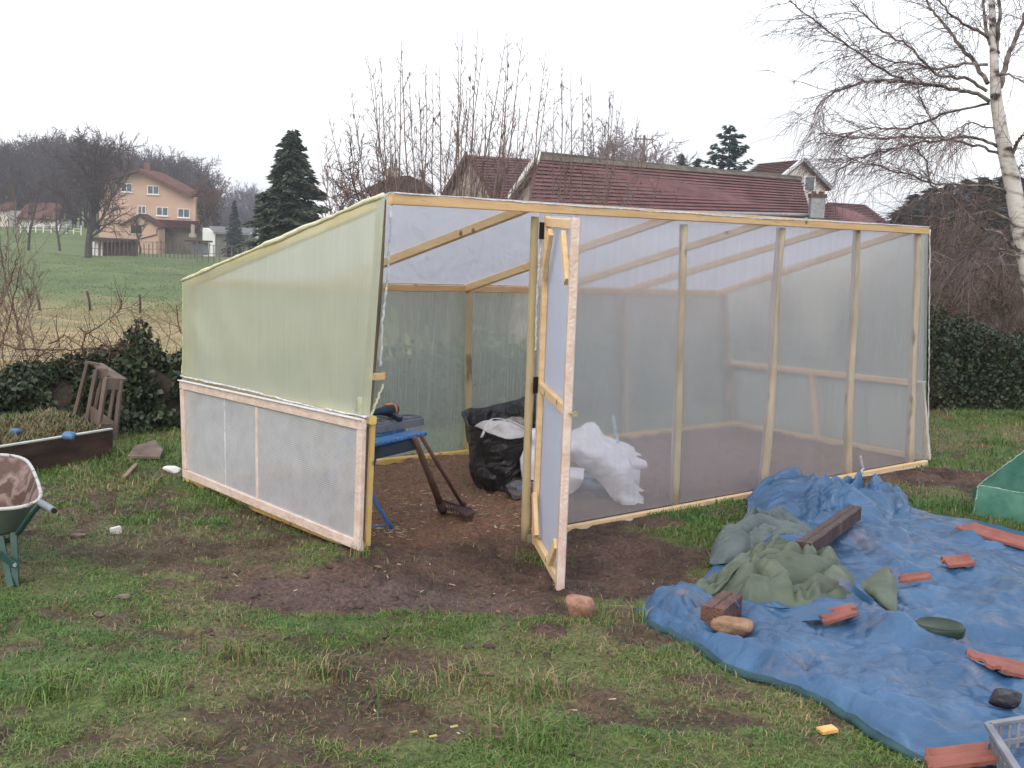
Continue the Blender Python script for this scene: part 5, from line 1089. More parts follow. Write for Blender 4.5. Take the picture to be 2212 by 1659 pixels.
# ------------------------------------------------------------------ beams, tiles, stones on the tarpaulin
def block(name, a, b, w_, h_, mat, label, cat, groove=True, group=None):
    mb = MB(); d = (b-a)/np.linalg.norm(b-a); n = 16; s = np.cross(d, (0, 0, 1)); s /= np.linalg.norm(s); u = np.cross(s, d)
    prof = [(-.5, -.5), (.5, -.5), (.5, .42), (.44, .5), (.1, .5), (.05, .40), (-.02, .5), (-.42, .5), (-.5, .44)]; rows = []
    for i in range(n):
        t = i/(n-1); c = lerp(a, b, t); rows.append([c+s*p*w_*(1+.04*math.sin(i*2.1))+u*q*h_*(1+.05*math.sin(i*1.3+p)) for p, q in prof])
    R_ = np.array(rows); R_ = np.concatenate([R_, R_[:, :1]], 1); mb.grid(R_); mb.add(R_[0, :-1], [list(range(9))]); mb.add(R_[-1, :-1], [list(range(8, -1, -1))])
    return tag(mb.build(name, mat, smooth=False), label, cat, group)
BEAMW = M('stained old beam', (.04, .02, .018), (.11, .055, .045), 4, .45, .5, 50, (6, 6, 1), spec=.5, c3=(.19, .11, .09))
block('wooden_beam', G(*CT(1322, 560), .165), G(*CT(1700, 285), .17), .088, .085, BEAMW, 'long dark wet wooden beam lying slantwise over the blue tarpaulin', 'beam')
block('wooden_beam', G(*CT(655, 1060), .095), G(*CT(800, 945), .10), .105, .10, M('rain dark beam', (.07, .03, .022), (.15, .07, .05), 6, .4, .5, 50, (2, 2, 2), spec=.5), 'short brown wooden beam stub poking out from under the green tarpaulin', 'beam')
TERRA = M('terracotta', (.22, .075, .058), (.30, .115, .09), 7, .65, .4, 40, c3=(.28, .10, .08))
def rooftile(a, b, wd, label, seed, broken=(0, 0), z=.03, ribs=1, tilt=0., group=None):
    a = GT(*a, z); b = GT(*b, z); a[2] = ztmax(*a[:2])+.012; mz_ = ztmax(*((a+b)/2)[:2])+.012; b[2] = (ztmax(*b[:2])+.012) if b[0] < 3.2 else a[2]; up3_ = max(0, mz_-(a[2]+b[2])/2); a[2] += up3_; b[2] += up3_
    d = (b-a); Lh = np.linalg.norm(d); d /= Lh; s = np.cross(d, (0, 0, 1)); s /= np.linalg.norm(s); u = np.cross(s, d)
    nu_, nv_ = 40, 26; U_, V_ = np.meshgrid(np.linspace(0, 1, nu_), np.linspace(-.5, .5, nv_), indexing='ij')
    e0 = broken[0]*(fbm(V_*5+seed, V_*0, 3, seed)-.5)*Lh; e1 = broken[1]*(fbm(V_*4+seed+7, V_*0, 3, seed+2)-.5)*Lh
    Lx = e0*(1-U_)+(Lh+e1)*U_; wv_ = wd*(1-broken[1]*.5*U_)
    hz = .016*np.exp(-((V_-.42)/.07)**2)+.016*np.exp(-((V_+.42)/.07)**2)+.014*np.exp(-((V_-.02)/.10)**2)*ribs+.006*np.exp(-((U_-.04)/.03)**2)
    top = a+d*Lx[..., None]+s*(V_*wv_)[..., None]+u*hz[..., None]; botm = top-u*.015
    mb = MB(); mb.grid(top); mb.grid(botm[:, ::-1]); 
    for T0, B0 in ((top[0], botm[0]), (botm[-1], top[-1]), (botm[:, 0], top[:, 0]), (top[:, -1], botm[:, -1])): mb.grid(np.stack([T0, B0], 0))
    return tag(mb.build('roof_tile', TERRA), label, 'roof tile', group)
rooftile((2082, 1155), (2232, 1190), .22, 'whole ribbed red roof tile at the far right of the blue tarpaulin', 1)
rooftile((2040, 1232), (2096, 1236), .17, 'small rounded piece of red roof tile below the whole tile', 2, (.3, .0))
rooftile((1946, 1266), (2008, 1276), .13, 'broken red tile shard beside the turned up green corner', 3, (.9, .6))
rooftile((1770, 1346), (1845, 1350), .15, 'red tile piece half hidden under the edge of the green tarpaulin', 4, (.3, .5))
rooftile((2118, 1475), (2290, 1462), .24, 'large red roof tile at the right edge above the raised fold of blue tarpaulin', 5, (.15, 0))
rooftile((2000, 1640), (2150, 1662), .16, 'red roof tile weighing down the lowest corner of the blue tarpaulin', 6, (.1, .2))
def rock(name, px, r, seed, mat, label, dz=.0, tarp=False, cut=.85):
    p = GT(*px); z = ztmax(p[0], p[1], .08)+.004 if tarp else float(zg(p[0], p[1])); mb = MB(); g = np.random.default_rng(seed)
    u = np.linspace(0, math.pi, 22); w_ = np.linspace(0, 2*math.pi, 45); U_, W_ = np.meshgrid(u, w_, indexing='ij'); D = np.stack([np.sin(U_)*np.cos(W_), np.sin(U_)*np.sin(W_), np.cos(U_)], -1)
    R_ = np.full(U_.shape, 1.3)
    for _ in range(9):
        n_ = g.normal(0, 1, 3); n_ /= np.linalg.norm(n_); R_ = np.minimum(R_, g.uniform(.75, 1.0)/np.maximum(D@n_, .05))
    for n_ in ([0, 0, 1], [0, 0, -1]): R_ = np.minimum(R_, cut/np.maximum(D@np.array(n_), .05))
    R_ *= 1+.06*(fbm(D[..., 0]*4+seed, D[..., 1]*4+D[..., 2]*3, 3, seed)-.5)
    R_[:, -1] = R_[:, 0]; P = D*R_[..., None]*np.array(r)+np.array([p[0], p[1], z+r[2]*cut*.8+dz]); mb.grid(P); return tag(mb.build(name, mat, smooth=True), label, 'stone')
SAND = M('reddish sandstone', (.25, .12, .085), (.42, .24, .18), 14, .85, .5, 60, c3=(.33, .2, .15))
rock('stone', (1578, 1392), (.085, .06, .05), 5, M('brown sandstone', (.22, .12, .07), (.36, .22, .14), 16, .8, .5, 60), 'angular brown stone on the left part of the blue tarpaulin', tarp=True)
rock('stone', (1249, 1335), (.06, .05, .065), 8, SAND, 'reddish stone standing in the mud in front of the open door')
for i, (px, r_, lab) in enumerate([((170, 1162), (.035, .03, .015), 'small flat muddy stone in the grass right of the wheelbarrow'), ((265, 1298), (.03, .025, .012), 'small pinkish stone in the lawn at lower left'), ((215, 1325), (.02, .02, .01), 'tiny pale stone in the grass below the wheelbarrow leg')]):
    rock('stone', px, r_, 20+i, M('muddy stone', (.14, .09, .075), (.24, .17, .15), 20, .8), lab)
# orange chip, white scraps, yellow leaves
def chip(name, px, a, b, th, mat, label, cat, rot=.3, lift=.006, tiltv=.1):
    p = GT(*px); z = float(zg(p[0], p[1]))+lift+.012; mb = MB(); c_, s_ = math.cos(rot), math.sin(rot); mb.box((p[0], p[1], z), (a, b, th), [np.array([c_, s_, tiltv]), np.array([-s_, c_, 0]), np.array([-tiltv*c_, -tiltv*s_, 1])]); return tag(mb.build(name, mat), label, cat)
chip('wood_offcut', (1786, 1589), .032, .024, .006, M('orange offcut', (.75, .38, .12), (.82, .50, .2), 20, .7), 'small orange square chip in the grass below the blue tarpaulin', 'offcut')
chip('paper_scrap', (250, 1153), .03, .012, .02, M('off white scrap', (.7, .66, .6), (.8, .77, .72), 20, .8), 'crumpled cream paper scrap on the lawn between wheelbarrow and greenhouse', 'scrap', .8)
rock('white_rag', (372, 1020), (.055, .04, .028), 30, WHITEP, 'small white rag on the ground by the back corner of the greenhouse')['category'] = 'rag'
for px, lab in (((935, 1602), 'bright yellow leaf on the lawn, the rightmost of three'), ((893, 1592), 'dull orange leaf on the lawn left of the bright yellow one'), ((980, 1586), 'small yellow leaf on the lawn above the bright yellow one')):
    chip('fallen_leaf', px, .014 if 'bright' in lab else .007, .006, .0015, M('yellow leaf', (.42, .38, .10), (.5, .45, .15), 30, .6) if 'orange' not in lab else M('orange leaf', (.36, .2, .05), (.4, .24, .08), 30, .6), lab, 'leaf', .4)
g = np.random.default_rng(6); mb = MB()
for _ in range(60):
    px = g.uniform(0, 2000), g.uniform(1150, 1650); p = GT(*px); 
    if inpoly(np.array([p[0]]), np.array([p[1]]), TP)[0]: continue
    l = g.uniform(.012, .03); a = g.uniform(0, 6.28); d = np.array([math.cos(a), math.sin(a), .15]); s = np.array([-d[1], d[0], g.normal(0, .4)]); z = float(zg(p[0], p[1]))+.02; c = np.array([p[0], p[1], z])
    mb.add([c-d*l, c+s*l*.45, c+d*l, c-s*l*.45], [[0, 1, 2, 3]])
tag(mb.build('dead_leaves', M('dead leaves', (.13, .06, .04), (.26, .14, .1), 5, .7)), 'scattered brown dead leaves on the lawn', 'leaves', kind='stuff')
# dark bucket lid, black plastic, crate
p = GT(2026, 1400); zz = ztmax(p[0], p[1], .07)-.012; mb = MB(); th = np.linspace(0, 2*math.pi, 41); r_ = np.array([.11, .115, .105, .08, .0]); hz = np.array([0, .035, .048, .035, .03])
mb.grid(np.stack([np.stack([p[0]+r*np.cos(th), p[1]+r*np.sin(th)*.9, zz*np.ones(41)+h_], -1) for r, h_ in zip(r_, hz)], 0)); tag(mb.build('plant_saucer', M('dark green plastic', (.012, .03, .02), (.03, .05, .025), 6, .4), smooth=True), 'round dark green plastic saucer half covered by a fold of the blue tarpaulin', 'saucer')
rock('black_bag', (2168, 1545), (.06, .045, .03), 33, M('black plastic scrap', (.008, .008, .01), (.02, .02, .025), 9, .3, .5), 'crumpled black plastic lump at the lower right edge of the blue tarpaulin', tarp=True)['category'] = 'plastic'
GP = M('grey plastic', (.16, .165, .19), (.26, .265, .29), 6, .45, .1)
zc = .17; A_ = G(2134, 1565, zc); B_ = G(2300, 1538, zc); C_ = G(2215, 1690, zc); D_ = B_+C_-A_; root = thing('crate', ((A_+D_)/2)*[1, 1, 0], 'grey open plastic crate cut off by the lower right picture corner', 'crate')
mb = MB(); 
for p_, q_ in ((A_, B_), (B_, D_), (D_, C_), (C_, A_)): mb.beam(p_, q_, .026, .014)
mb.build('rim', GP, root)
for p_, q_ in ((A_, B_), (B_, D_), (D_, C_), (C_, A_)):
    mb = MB(); inw = ((A_+D_)/2-(p_+q_)/2); inw /= np.linalg.norm(inw)
    for k in range(9): a_ = lerp(p_, q_, .04+.92*k/8)+inw*.012; mb.beam(a_-[0, 0, .008], a_-[0, 0, .15]+inw*.01, .012, .008, (0, 1, .1))
    for hz_ in (.07, .14): mb.beam(p_+inw*.017-[0, 0, hz_], q_+inw*.017-[0, 0, hz_], .006, .02)
    mb.build('side', GP, root)
mb = MB(); mb.prism([p_+[0, 0, -.152] for p_ in (A_, B_, D_, C_)], (0, 0, -.006)); mb.build('bottom', GP, root)
# green cold frame at the right edge
MESH = M('green mesh foil', (.06, .20, .14), (.13, .30, .22), 6, .35, .2, 30, spec=.6, c3=(.35, .5, .42)); c0 = GT(2102, 1112); c1 = GT(2420, 1175)
up_ = np.array([0, 0, 1.]); z1 = .215; d1 = (c1-c0)/np.linalg.norm(c1-c0); bk = np.array([.35, .95, 0]); bk = bk/np.linalg.norm(bk)
root = thing('cold_frame', c0*[1, 1, 0]+d1*.6, 'green mesh foil covered cold frame cut off by the right picture edge', 'cold frame')
T0 = c0+up_*z1+d1*.02; T1 = c1+up_*z1; R0 = G(2225, 965, .55); R1 = R0+d1*1.2; K0 = c0+bk*1.0; K1 = c1+bk*1.0
for nm, q in (('front_cover', (c0, c1, T1, T0)), ('sloping_cover', (T0, T1, R1, R0))):
    n_ = np.cross(q[1]-q[0], q[3]-q[0]); n_ /= np.linalg.norm(n_); n_ = -n_ if n_[1] > 0 else n_; sheet(nm, q, MESH, n_, par=root, wr=.012, seed=41, sc_=5)
mb = MB(); mb.prism([c0, T0, R0, K0+(R0-K0)*[0, 0, 0]], bk*.004); mb.build('end_cover', MESH, root)
for p_, q_ in ((c0, T0), (T0, R0), (T0, T1)): strip([p_, lerp(p_, q_, .5), q_], .007, M('pale green seam', (.25, .42, .33), (.4, .55, .46), 20, .4), 'frame_edge', root)
# ------------------------------------------------------------------ raised bed
q0 = GT(240, 985); q1 = GT(-90, 1046); dB = (q1-q0)/np.linalg.norm(q1-q0); bB = np.array([-dB[1], dB[0], 0]); bB = bB if bB[1] > 0 else -bB; hB = .205
bd_ = thing('raised_bed', (q0+q1)/2*[1, 1, 0], 'raised garden bed of dark boards filled with weedy soil, behind the wheelbarrow', 'raised bed')
DB_ = M('dark wet board', (.035, .020, .015), (.085, .05, .04), 3, .7, .3, 30, (1, 1, 5))
for a_, b_c in ((q0, q1), (q0, q0+bB*.95), (q0+bB*.95, q1+bB*.95)):
    mb = MB(); mb.beam(a_+[0, 0, hB/2-.02], b_c+[0, 0, hB/2-.02], .03, hB+.04); mb.build('board', DB_, bd_)
mb = MB(); mb.beam(q0+[0, 0, hB+.004], q1+[0, 0, hB+.004], .034, .012); mb.build('edge_strip', M('pale edge strip', (.42, .46, .40), (.55, .58, .52), 9, .6), bd_)
n = 50; U_, V_ = np.meshgrid(np.linspace(.01, .99, n), np.linspace(.02, .98, n), indexing='ij'); P = q0+(q1-q0)*U_[..., None]+bB*.95*V_[..., None]; hs_ = .12+.13*np.sin(V_*math.pi)**.7*(.6+.8*fbm(U_*5, V_*3, 3, 5))+.05*(fbm(U_*16, V_*12, 4, 7)-.5); P[..., 2] = hs_
mb = MB(); mb.grid(P); mb.build('soil', M('weedy soil', (.05, .034, .024), (.13, .10, .05), 9, .9, .6, 30, c3=(.09, .12, .04)), bd_, smooth=True)
g = np.random.default_rng(12); m_ = 5200; i_ = g.integers(0, n, m_); j_ = g.integers(0, n, m_); C_ = P[i_, j_]+g.normal(0, .01, (m_, 3))*[1, 1, .2]; a = g.uniform(0, 6.28, m_); l = .05*(.4+g.random(m_)); D_ = np.stack([np.cos(a), np.sin(a), .5+.5*g.random(m_)], 1)*l[:, None]; S_ = np.stack([-np.sin(a), np.cos(a), 0*a], 1)*.004
Q = np.stack([C_-S_, C_+S_, C_+D_], 1).reshape(-1, 3); mb = MB(); mb.add(Q, np.arange(m_*3).reshape(-1, 3)); cw = np.repeat(np.where((g.random(m_) < .45)[:, None], [[.09, .13, .04]], [[.22, .16, .08]])*(.6+.8*g.random(m_))[:, None], 3, 0); q = mb.build('weeds', GM, bd_, colors=cw); q['kind'] = 'stuff'
BCAP = M('pale blue plastic', (.05, .14, .28), (.1, .22, .38), 12, .4)
for (px, r_, lab) in (((33, 930), .035, 'crumpled blue plastic bag piece sticking out of the raised bed, left one'), ((150, 938), .042, 'crumpled blue plastic bag piece sticking out of the raised bed, right one')):
    p = G(*px, .24); mb = MB(); lump(mb, p+[0, 0, -.01], (r_*1.2, r_*.8, r_*.8), int(px[0]), n=12, amp=.3); tag(mb.build('plastic_bag', BCAP, smooth=True), lab, 'plastic bag')
# leaning wooden rack
rk = thing('wooden_rack', Y(215, 945, 9.9), 'weathered wooden rack of boards standing tilted on the raised bed against the ivy hedge', 'rack')
c6 = lambda x, y, d: Y(*C6(x, y), d)
for nm, a_, b_c, w_, th in (('rail', c6(567, 130, 10.0), c6(485, 460, 10.0), .028, .05), ('rail', c6(622, 175, 9.85), c6(548, 575, 9.75), .03, .05), ('rail', c6(683, 235, 9.7), c6(628, 600, 9.6), .032, .05), ('rail', c6(783, 245, 9.85), c6(742, 610, 9.8), .03, .05), ('slat', c6(738, 295, 9.9), c6(700, 520, 9.85), .028, .03), ('slat', c6(660, 240, 9.95), c6(615, 420, 9.95), .028, .03), ('slat', c6(640, 300, 10.0), c6(600, 500, 10.0), .028, .03)):
    mb = MB(); mb.beam(b_c, a_, w_, th, (0, 1, .01)); mb.build(nm, OLDW, rk)
for nm, a_, b_c, w_, th in (('top_board', c6(558, 128, 10.0), c6(632, 140, 10.05), .10, .02), ('top_board', c6(625, 140, 10.05), c6(790, 245, 9.85), .10, .02), ('cross_board', c6(618, 200, 9.88), c6(695, 200, 9.9), .03, .09), ('cross_board', c6(678, 262, 9.72), c6(785, 272, 9.86), .03, .10), ('cross_board', c6(565, 440, 9.78), c6(715, 545, 9.8), .03, .10), ('cross_board', c6(628, 560, 9.62), c6(740, 565, 9.8), .03, .10)):
    mb = MB(); mb.beam(a_, b_c, w_, th); mb.build(nm, OLDW, rk)
mb = MB(); a_ = GT(320, 975); mb.prism([GT(275, 990, .02), GT(290, 968, .05), GT(335, 955, .06), GT(352, 975, .05), GT(345, 992, .02)], (0, 0, .018)); tag(mb.build('board', OLDW), 'broken flat board lying on the soil between the rack and the greenhouse', 'board')
mb = MB(); mb.beam(GT(268, 1032, .02), GT(294, 1003, .03), .03, .02); tag(mb.build('stick', M('split wood', (.2, .13, .09), (.33, .23, .16), 9, .8)), 'short split stick of wood in the grass near the back corner of the greenhouse', 'stick')
# ------------------------------------------------------------------ wheelbarrow
TRAYI = M('rusty muddy tray', (.10, .055, .042), (.27, .19, .17), 7, .6, .5, 30, c3=(.08, .045, .03), spec=.4, lo=.42, hi=.54); TRAYO = M('green painted tray', (.09, .12, .10), (.14, .16, .14), 5, .5, .1)
GPIPE = M('dark green pipe', (.01, .05, .042), (.02, .08, .065), 9, .4, .1, spec=.5)
wb = thing('wheelbarrow', GT(20, 1262), 'old green wheelbarrow with rusty muddy tray and chipped pale rim at the left picture edge', 'wheelbarrow')
rim = [(-170, 1085, 5.85), (-60, 1100, 5.78), (0, 1101, 5.75), (58, 1096, 5.76), (86, 1084, 5.8), (90, 1068, 5.9), (80, 1035, 6.1), (68, 1008, 6.28), (58, 993, 6.38), (40, 985, 6.42), (0, 982, 6.44), (-80, 984, 6.46), (-190, 1000, 6.3), (-210, 1050, 6.0), (-170, 1085, 5.85)]
bt = [(-120, 1165, 5.85), (-60, 1160, 5.85), (-10, 1158, 5.85), (25, 1152, 5.86), (45, 1148, 5.9), (48, 1146, 5.95), (44, 1135, 6.05), (38, 1125, 6.15), (30, 1120, 6.2), (20, 1118, 6.22), (-10, 1116, 6.24), (-70, 1118, 6.24), (-140, 1125, 6.2), (-160, 1140, 6.0), (-120, 1165, 5.85)]
Rm = resample([Y(*p) for p in rim], 60); Bm = resample([Y(*p) for p in bt], 60); ks = np.linspace(0, 1, 10)[:, None, None]
W_ = Rm[None]*(1-ks)+Bm[None]*ks; cen = Bm.mean(0); W_ = np.concatenate([W_, (cen+(Bm-cen)*.5)[None], (cen+(Bm-cen)*.02)[None]], 0)
def barrow_shell(off, mat, nm):
    c_ = W_.mean((0, 1)); Wn = c_+(W_-c_)*(1+off); mb = MB(); mb.grid(Wn); return mb.build(nm, mat, wb, smooth=True)
barrow_shell(0, TRAYI, 'tray'); barrow_shell(.022, TRAYO, 'tray_shell')
mb = MB(); mb.tube(Rm, .0085+.002*fbm(np.arange(60)*.7, np.zeros(60), 2, 4), 8); mb.build('rim', M('chipped pale rim', (.20, .15, .13), (.50, .50, .49), 30, .5, .3, lo=.36, hi=.44), wb, smooth=True)
hA, hB_ = Y(116, 1103, 5.45), Y(88, 1086, 5.62); mb = MB(); mb.tube([hB_, hA], .0165, 14); gr = mb.build('grip', M('grey rubber grip', (.16, .18, .20), (.24, .26, .28), 20, .5), wb, smooth=False)
mb = MB(); mb.tube([lerp(hA, hB_, .02), hA+(hA-hB_)*.06], .0125, 12); mb.build('grip_end', BLACK, gr)
mb = MB(); mb.tube([hB_, Y(70, 1108, 5.7), Y(42, 1148, 5.78), Y(20, 1168, 5.9), Y(-60, 1170, 6.1)], .0145, 10); mb.build('handle_pipe', GPIPE, wb, smooth=True)
for a_, b_c, nm in ((Y(30, 1150, 5.8), GT(34, 1262, .0), 'leg'), (Y(2, 1160, 5.85), GT(24, 1264, .0), 'leg_brace')):
    mb = MB(); mb.beam(b_c-[0, 0, .01], a_, .034, .014, (0, 1, 0)); mb.build(nm, GPIPE, wb)
mb = MB(); mb.beam(Y(-40, 1170, 5.72), Y(33, 1222, 5.72), .030, .012, (0, 1, 0)); mb.build('leg_brace', GPIPE, wb)
mb = MB(); c_ = Y(33, 1220, 5.69); mb.tube([c_, c_+[0, -.012, 0]], .009, 6); mb.build('bolt', METAL, wb)
# ------------------------------------------------------------------ workbench with tool case
BLUEP = M('blue painted steel', (.035, .14, .36), (.07, .2, .44), 12, .45); wbx = thing('workbench', Y(840, 1140, 7.45)*[1, 1, 0], 'folding workbench with blue legs and blue jaws just inside the open greenhouse door', 'workbench')
hb_ = .585; J0 = G(905, 934, hb_); J1 = G(800, 957, hb_); dj = (J0-J1)/np.linalg.norm(J0-J1); J1 = J0-dj*.56; bj = np.array([-dj[1], dj[0], 0]); bj = bj if bj[1] > 0 else -bj
for o_ in (0, .16):
    mb = MB(); mb.beam(J1+bj*o_, J0+bj*o_, .10, .02)
    for k in range(12): c_ = lerp(J1, J0, (k+.5)/12)+bj*(o_-.052); mb.tube([c_-dj*.022, c_-dj*.012-bj*.006, c_+dj*.012-bj*.006, c_+dj*.022], [.004, .011, .011, .004], 8)
    mb.build('jaw', BLUEP, wbx)
mb = MB(); mb.beam(lerp(J1, J0, .1)+[0, 0, -.05], lerp(J1, J0, .82)+[0, 0, -.05], .12, .07); mb.build('frame', M('dark steel', (.02, .03, .05), (.03, .05, .08), 9, .5), wbx)
ft = GT(850, 1145); ft2 = ft-dj*.36+[-.06, .06, 0]; tpz = hb_-.03
for a_, b_c in ((G(775, 1050, .26), ft), ):
    mb = MB(); d_ = (G(800, 1068, .19)-ft); d_ /= np.linalg.norm(d_); mb.tube([ft, ft+d_*.2, ft+d_*.2+[-.10, .1, .20]], .0125, 10); mb.build('leg', BLUEP, wbx, smooth=True)
T1_ = lerp(J1, J0, .62)+[0, 0, -.03]
for L_ in ([T1_, Y(812, 985, 7.3), Y(795, 1040, 7.35), Y(780, 1130, 7.4)*1.], [lerp(J1, J0, .1)+[0, 0, -.03], ft2+[.05, .1, .3], ft2], [lerp(J1, J0, .1)+bj*.16+[0, 0, -.03], ft2+bj*.18+[0, 0, .3], ft2+bj*.2]):
    L_[-1] = np.array([L_[-1][0], L_[-1][1], float(zg(L_[-1][0], L_[-1][1]))]); mb = MB(); mb.tube(L_, .011, 10); mb.build('leg', BLUEP, wbx, smooth=True)
mb = MB(); mb.tube([ft+[-.02, 0, .035], ft2+[.02, 0, .06]], .006, 8); mb.build('crossbar', BLUEP, wbx)
CASE = M('grey moulded plastic', (.13, .14, .17), (.20, .21, .25), 7, .55, .1)
k0 = G(812, 938, hb_+.014); k1 = G(922, 917, hb_+.014); e1 = (k1-k0)/np.linalg.norm(k1-k0); e2 = np.array([-e1[1], e1[0], 0]); e2 = e2 if e2[1] > 0 else -e2; o_ = k1-e1*.50
cs = thing('tool_case', o_+e1*.25+e2*.16, 'open grey moulded plastic tool case lying flat on the blue workbench', 'tool case'); hz_ = .045
mb = MB(); mb.prism([o_+e1*.02, o_+e1*.47, o_+e1*.5+e2*.03, o_+e1*.5+e2*.33, o_+e1*.46+e2*.36, o_+e1*.02+e2*.36, o_+e2*.33, o_+e2*.03], (0, 0, hz_)); mb.build('shell', CASE, cs)
mb = MB(); rr = random.Random(4)
for (a_, b_, w1, w2) in ((.04, .03, .10, .10), (.17, .03, .13, .07), (.33, .03, .14, .10), (.05, .16, .08, .16), (.16, .13, .12, .09), (.31, .16, .15, .06), (.17, .25, .12, .08), (.33, .25, .13, .08)):
    h_ = rr.uniform(.008, .018); ring = [(0, 0), (w1, 0), (w1, w2), (0, w2)]
    for (x1, y1), (x2, y2) in zip(ring, ring[1:]+ring[:1]): mb.beam(o_+e1*(a_+x1)+e2*(b_+y1)+[0, 0, hz_+h_/2], o_+e1*(a_+x2)+e2*(b_+y2)+[0, 0, hz_+h_/2], .012, h_)
mb.build('moulded_tray', CASE, cs)
NAVY = M('navy plastic', (.012, .022, .045), (.02, .035, .07), 9, .45); dr = thing('cordless_drill', o_+e1*.2+e2*.15+[0, 0, hz_+.018], 'navy cordless drill with an orange band lying on the grey tool case', 'drill')
dc = G(845, 885, hb_+.12); mb = MB(); mb.tube([dc-e1*.2, dc-e1*.1, dc-e1*.04, dc+e1*.015, dc+e1*.045], [.016, .024, .036, .038, .03], 14); mb.build('body', NAVY, dr, smooth=True)
mb = MB(); mb.tube([dc+e1*.0, dc+e1*.012], .0395, 14); mb.build('orange_band', M('orange plastic', (.75, .25, .06), rough=.45), dr, smooth=False); mb = MB(); mb.beam(dc+[0, 0, .036]-e1*.05, dc+[0, 0, .036]+e1*.005, .03, .008); mb.build('orange_top', bpy.data.materials['orange plastic'], dr)
mb = MB(); mb.beam(dc+e1*.02+[0, 0, -.02], dc+e1*.05+[0, 0, -.03]+e2*.03, .05, .05); mb.build('battery', BLACK, dr)
mb = MB(); mb.beam(dc-e1*.02-e2*.02+[0, 0, -.02], dc-e1*.04-e2*.1+[0, 0, -.045], .035, .03); mb.build('handle', NAVY, dr)
# hoe and rake
HND = M('brown tool handle', (.12, .065, .05), (.2, .12, .095), 4, .6, .2, 30, (1, 1, .3)); RUST = M('rusty iron', (.04, .026, .024), (.09, .055, .045), 20, .7, .5)
def blade_pts(L_): return [Y(*p) for p in L_]
ho = thing('mattock', GT(985, 1118), 'heavy hoe with thick brown handle leaning on the blue workbench, its blade on the soil', 'hoe')
hbm = GT(955, 1098, .07); htp = lerp(J1, J0, .70)-bj*.075+[0, 0, -.0]
mb = MB(); mb.tube([htp, lerp(htp, hbm, .5), lerp(htp, hbm, .92)], [.0175, .0205, .024], 10); mb.build('handle', HND, ho, smooth=True)
bl = GT(1018, 1120, .012); rt = GT(957, 1103, .03); mb = MB(); mb.tube([lerp(htp, hbm, .9), hbm, rt], [.029, .032, .026], 10); mb.build('socket', RUST, ho, smooth=True)
d_ = (bl-rt); d_[2] = 0; L_ = np.linalg.norm(d_); d_ /= L_; s_ = np.array([-d_[1], d_[0], 0]); t = np.linspace(0, 1, 10); top = np.array([[rt+d_*L_*q+s_*w_*(.025+.05*q)+[0, 0, .03*math.sin(q*3.1)*.9+.012*(1-q)] for w_ in (-1, -.4, .4, 1)] for q in t]); mb = MB(); mb.grid(top); mb.grid((top-[0, 0, .008])[:, ::-1]); mb.grid(np.stack([top[:, 0], top[:, 0]-[0, 0, .008]], 0)); mb.grid(np.stack([top[:, -1]-[0, 0, .008], top[:, -1]], 0)); mb.grid(np.stack([top[-1], top[-1]-[0, 0, .008]], 1)); mb.build('blade', RUST, ho, smooth=True)
ra = thing('rake', GT(1000, 1092), 'iron garden rake with thin brown handle leaning beside the hoe on the workbench', 'rake')
rb = GT(1000, 1093, .055); rt2 = lerp(J1, J0, .84)-bj*.07+[0, 0, .0]; mb = MB(); mb.tube([rt2, lerp(rt2, rb, .97)], .0125, 9); mb.build('handle', HND, ra, smooth=True)
x0_, x1_ = GT(960, 1083, .055), GT(1018, 1100, .05); x1_ = x0_+(x1_-x0_)*1.0; mb = MB(); mb.tube([lerp(rt2, rb, .95), rb+[0.01, 0, .01]], .016, 8); mb.beam(x0_, x1_, .012, .014); mb.build('head', RUST, ra)
for k in range(11): a_ = lerp(x0_, x1_, k/10); mb = MB(); mb.tube([a_, a_+[.012, -.025, -.025], a_+[.014, -.028, -.055]], [.005, .004, .002], 5); mb.build('tooth', RUST, ra)
# ------------------------------------------------------------------ black bag, bottle, fleece
BAGM = M('black bin liner', (.012, .012, .014), (.022, .022, .026), 5, .24, .0, spec=.6)
t = BAGM.node_tree; b = t.nodes['Principled BSDF']; n_ = t.nodes.new('ShaderNodeTexNoise'); n_.inputs['Scale'].default_value = 7; n_.inputs['Detail'].default_value = 6; n_.inputs['Distortion'].default_value = 2.5; tc = t.nodes.new('ShaderNodeTexCoord'); t.links.new(tc.outputs['Object'], n_.inputs[0]); bp = t.nodes.new('ShaderNodeBump'); bp.inputs['Strength'].default_value = .9; bp.inputs['Distance'].default_value = .04; t.links.new(n_.outputs[0], bp.inputs['Height']); t.links.new(bp.outputs[0], b.inputs['Normal'])
bc = GT(1085, 1066)+[0, .22, 0]; bag = thing('bin_bag', bc, 'large open black plastic bin bag standing inside the greenhouse, stuffed with white sacks', 'bag')
nth, nz_ = 120, 60; th = np.linspace(0, 2*math.pi, nth); zt = np.linspace(0, 1, nz_); TH, ZZ = np.meshgrid(th, zt)
rimh = .49+.07*np.sin(TH)-.03*np.cos(TH)+.17*np.exp(-((TH-.75)/.55)**2)+.012*np.sin(TH*5); prof = np.interp(ZZ, [0, .04, .25, .5, .75, 1], [.12, .19, .225, .235, .25, .285])
rad = prof*(1+.30*(crum(TH*.6, ZZ*.8, .28, 3, .4, .3, 4, .55)-.5)+.05*fold(TH, ZZ, .9, 2, 6, 7, .6)*(1-ZZ*.3))
Bp = np.stack([bc[0]+rad*np.cos(TH)*1.05, bc[1]+rad*np.sin(TH)*.95, bc[2]-.01+ZZ*rimh+.02*(fbm(TH*3, ZZ*4, 2, 9)-.5)*ZZ], -1); Bp[:, -1] = Bp[:, 0]
ins = []; last = Bp[-1]
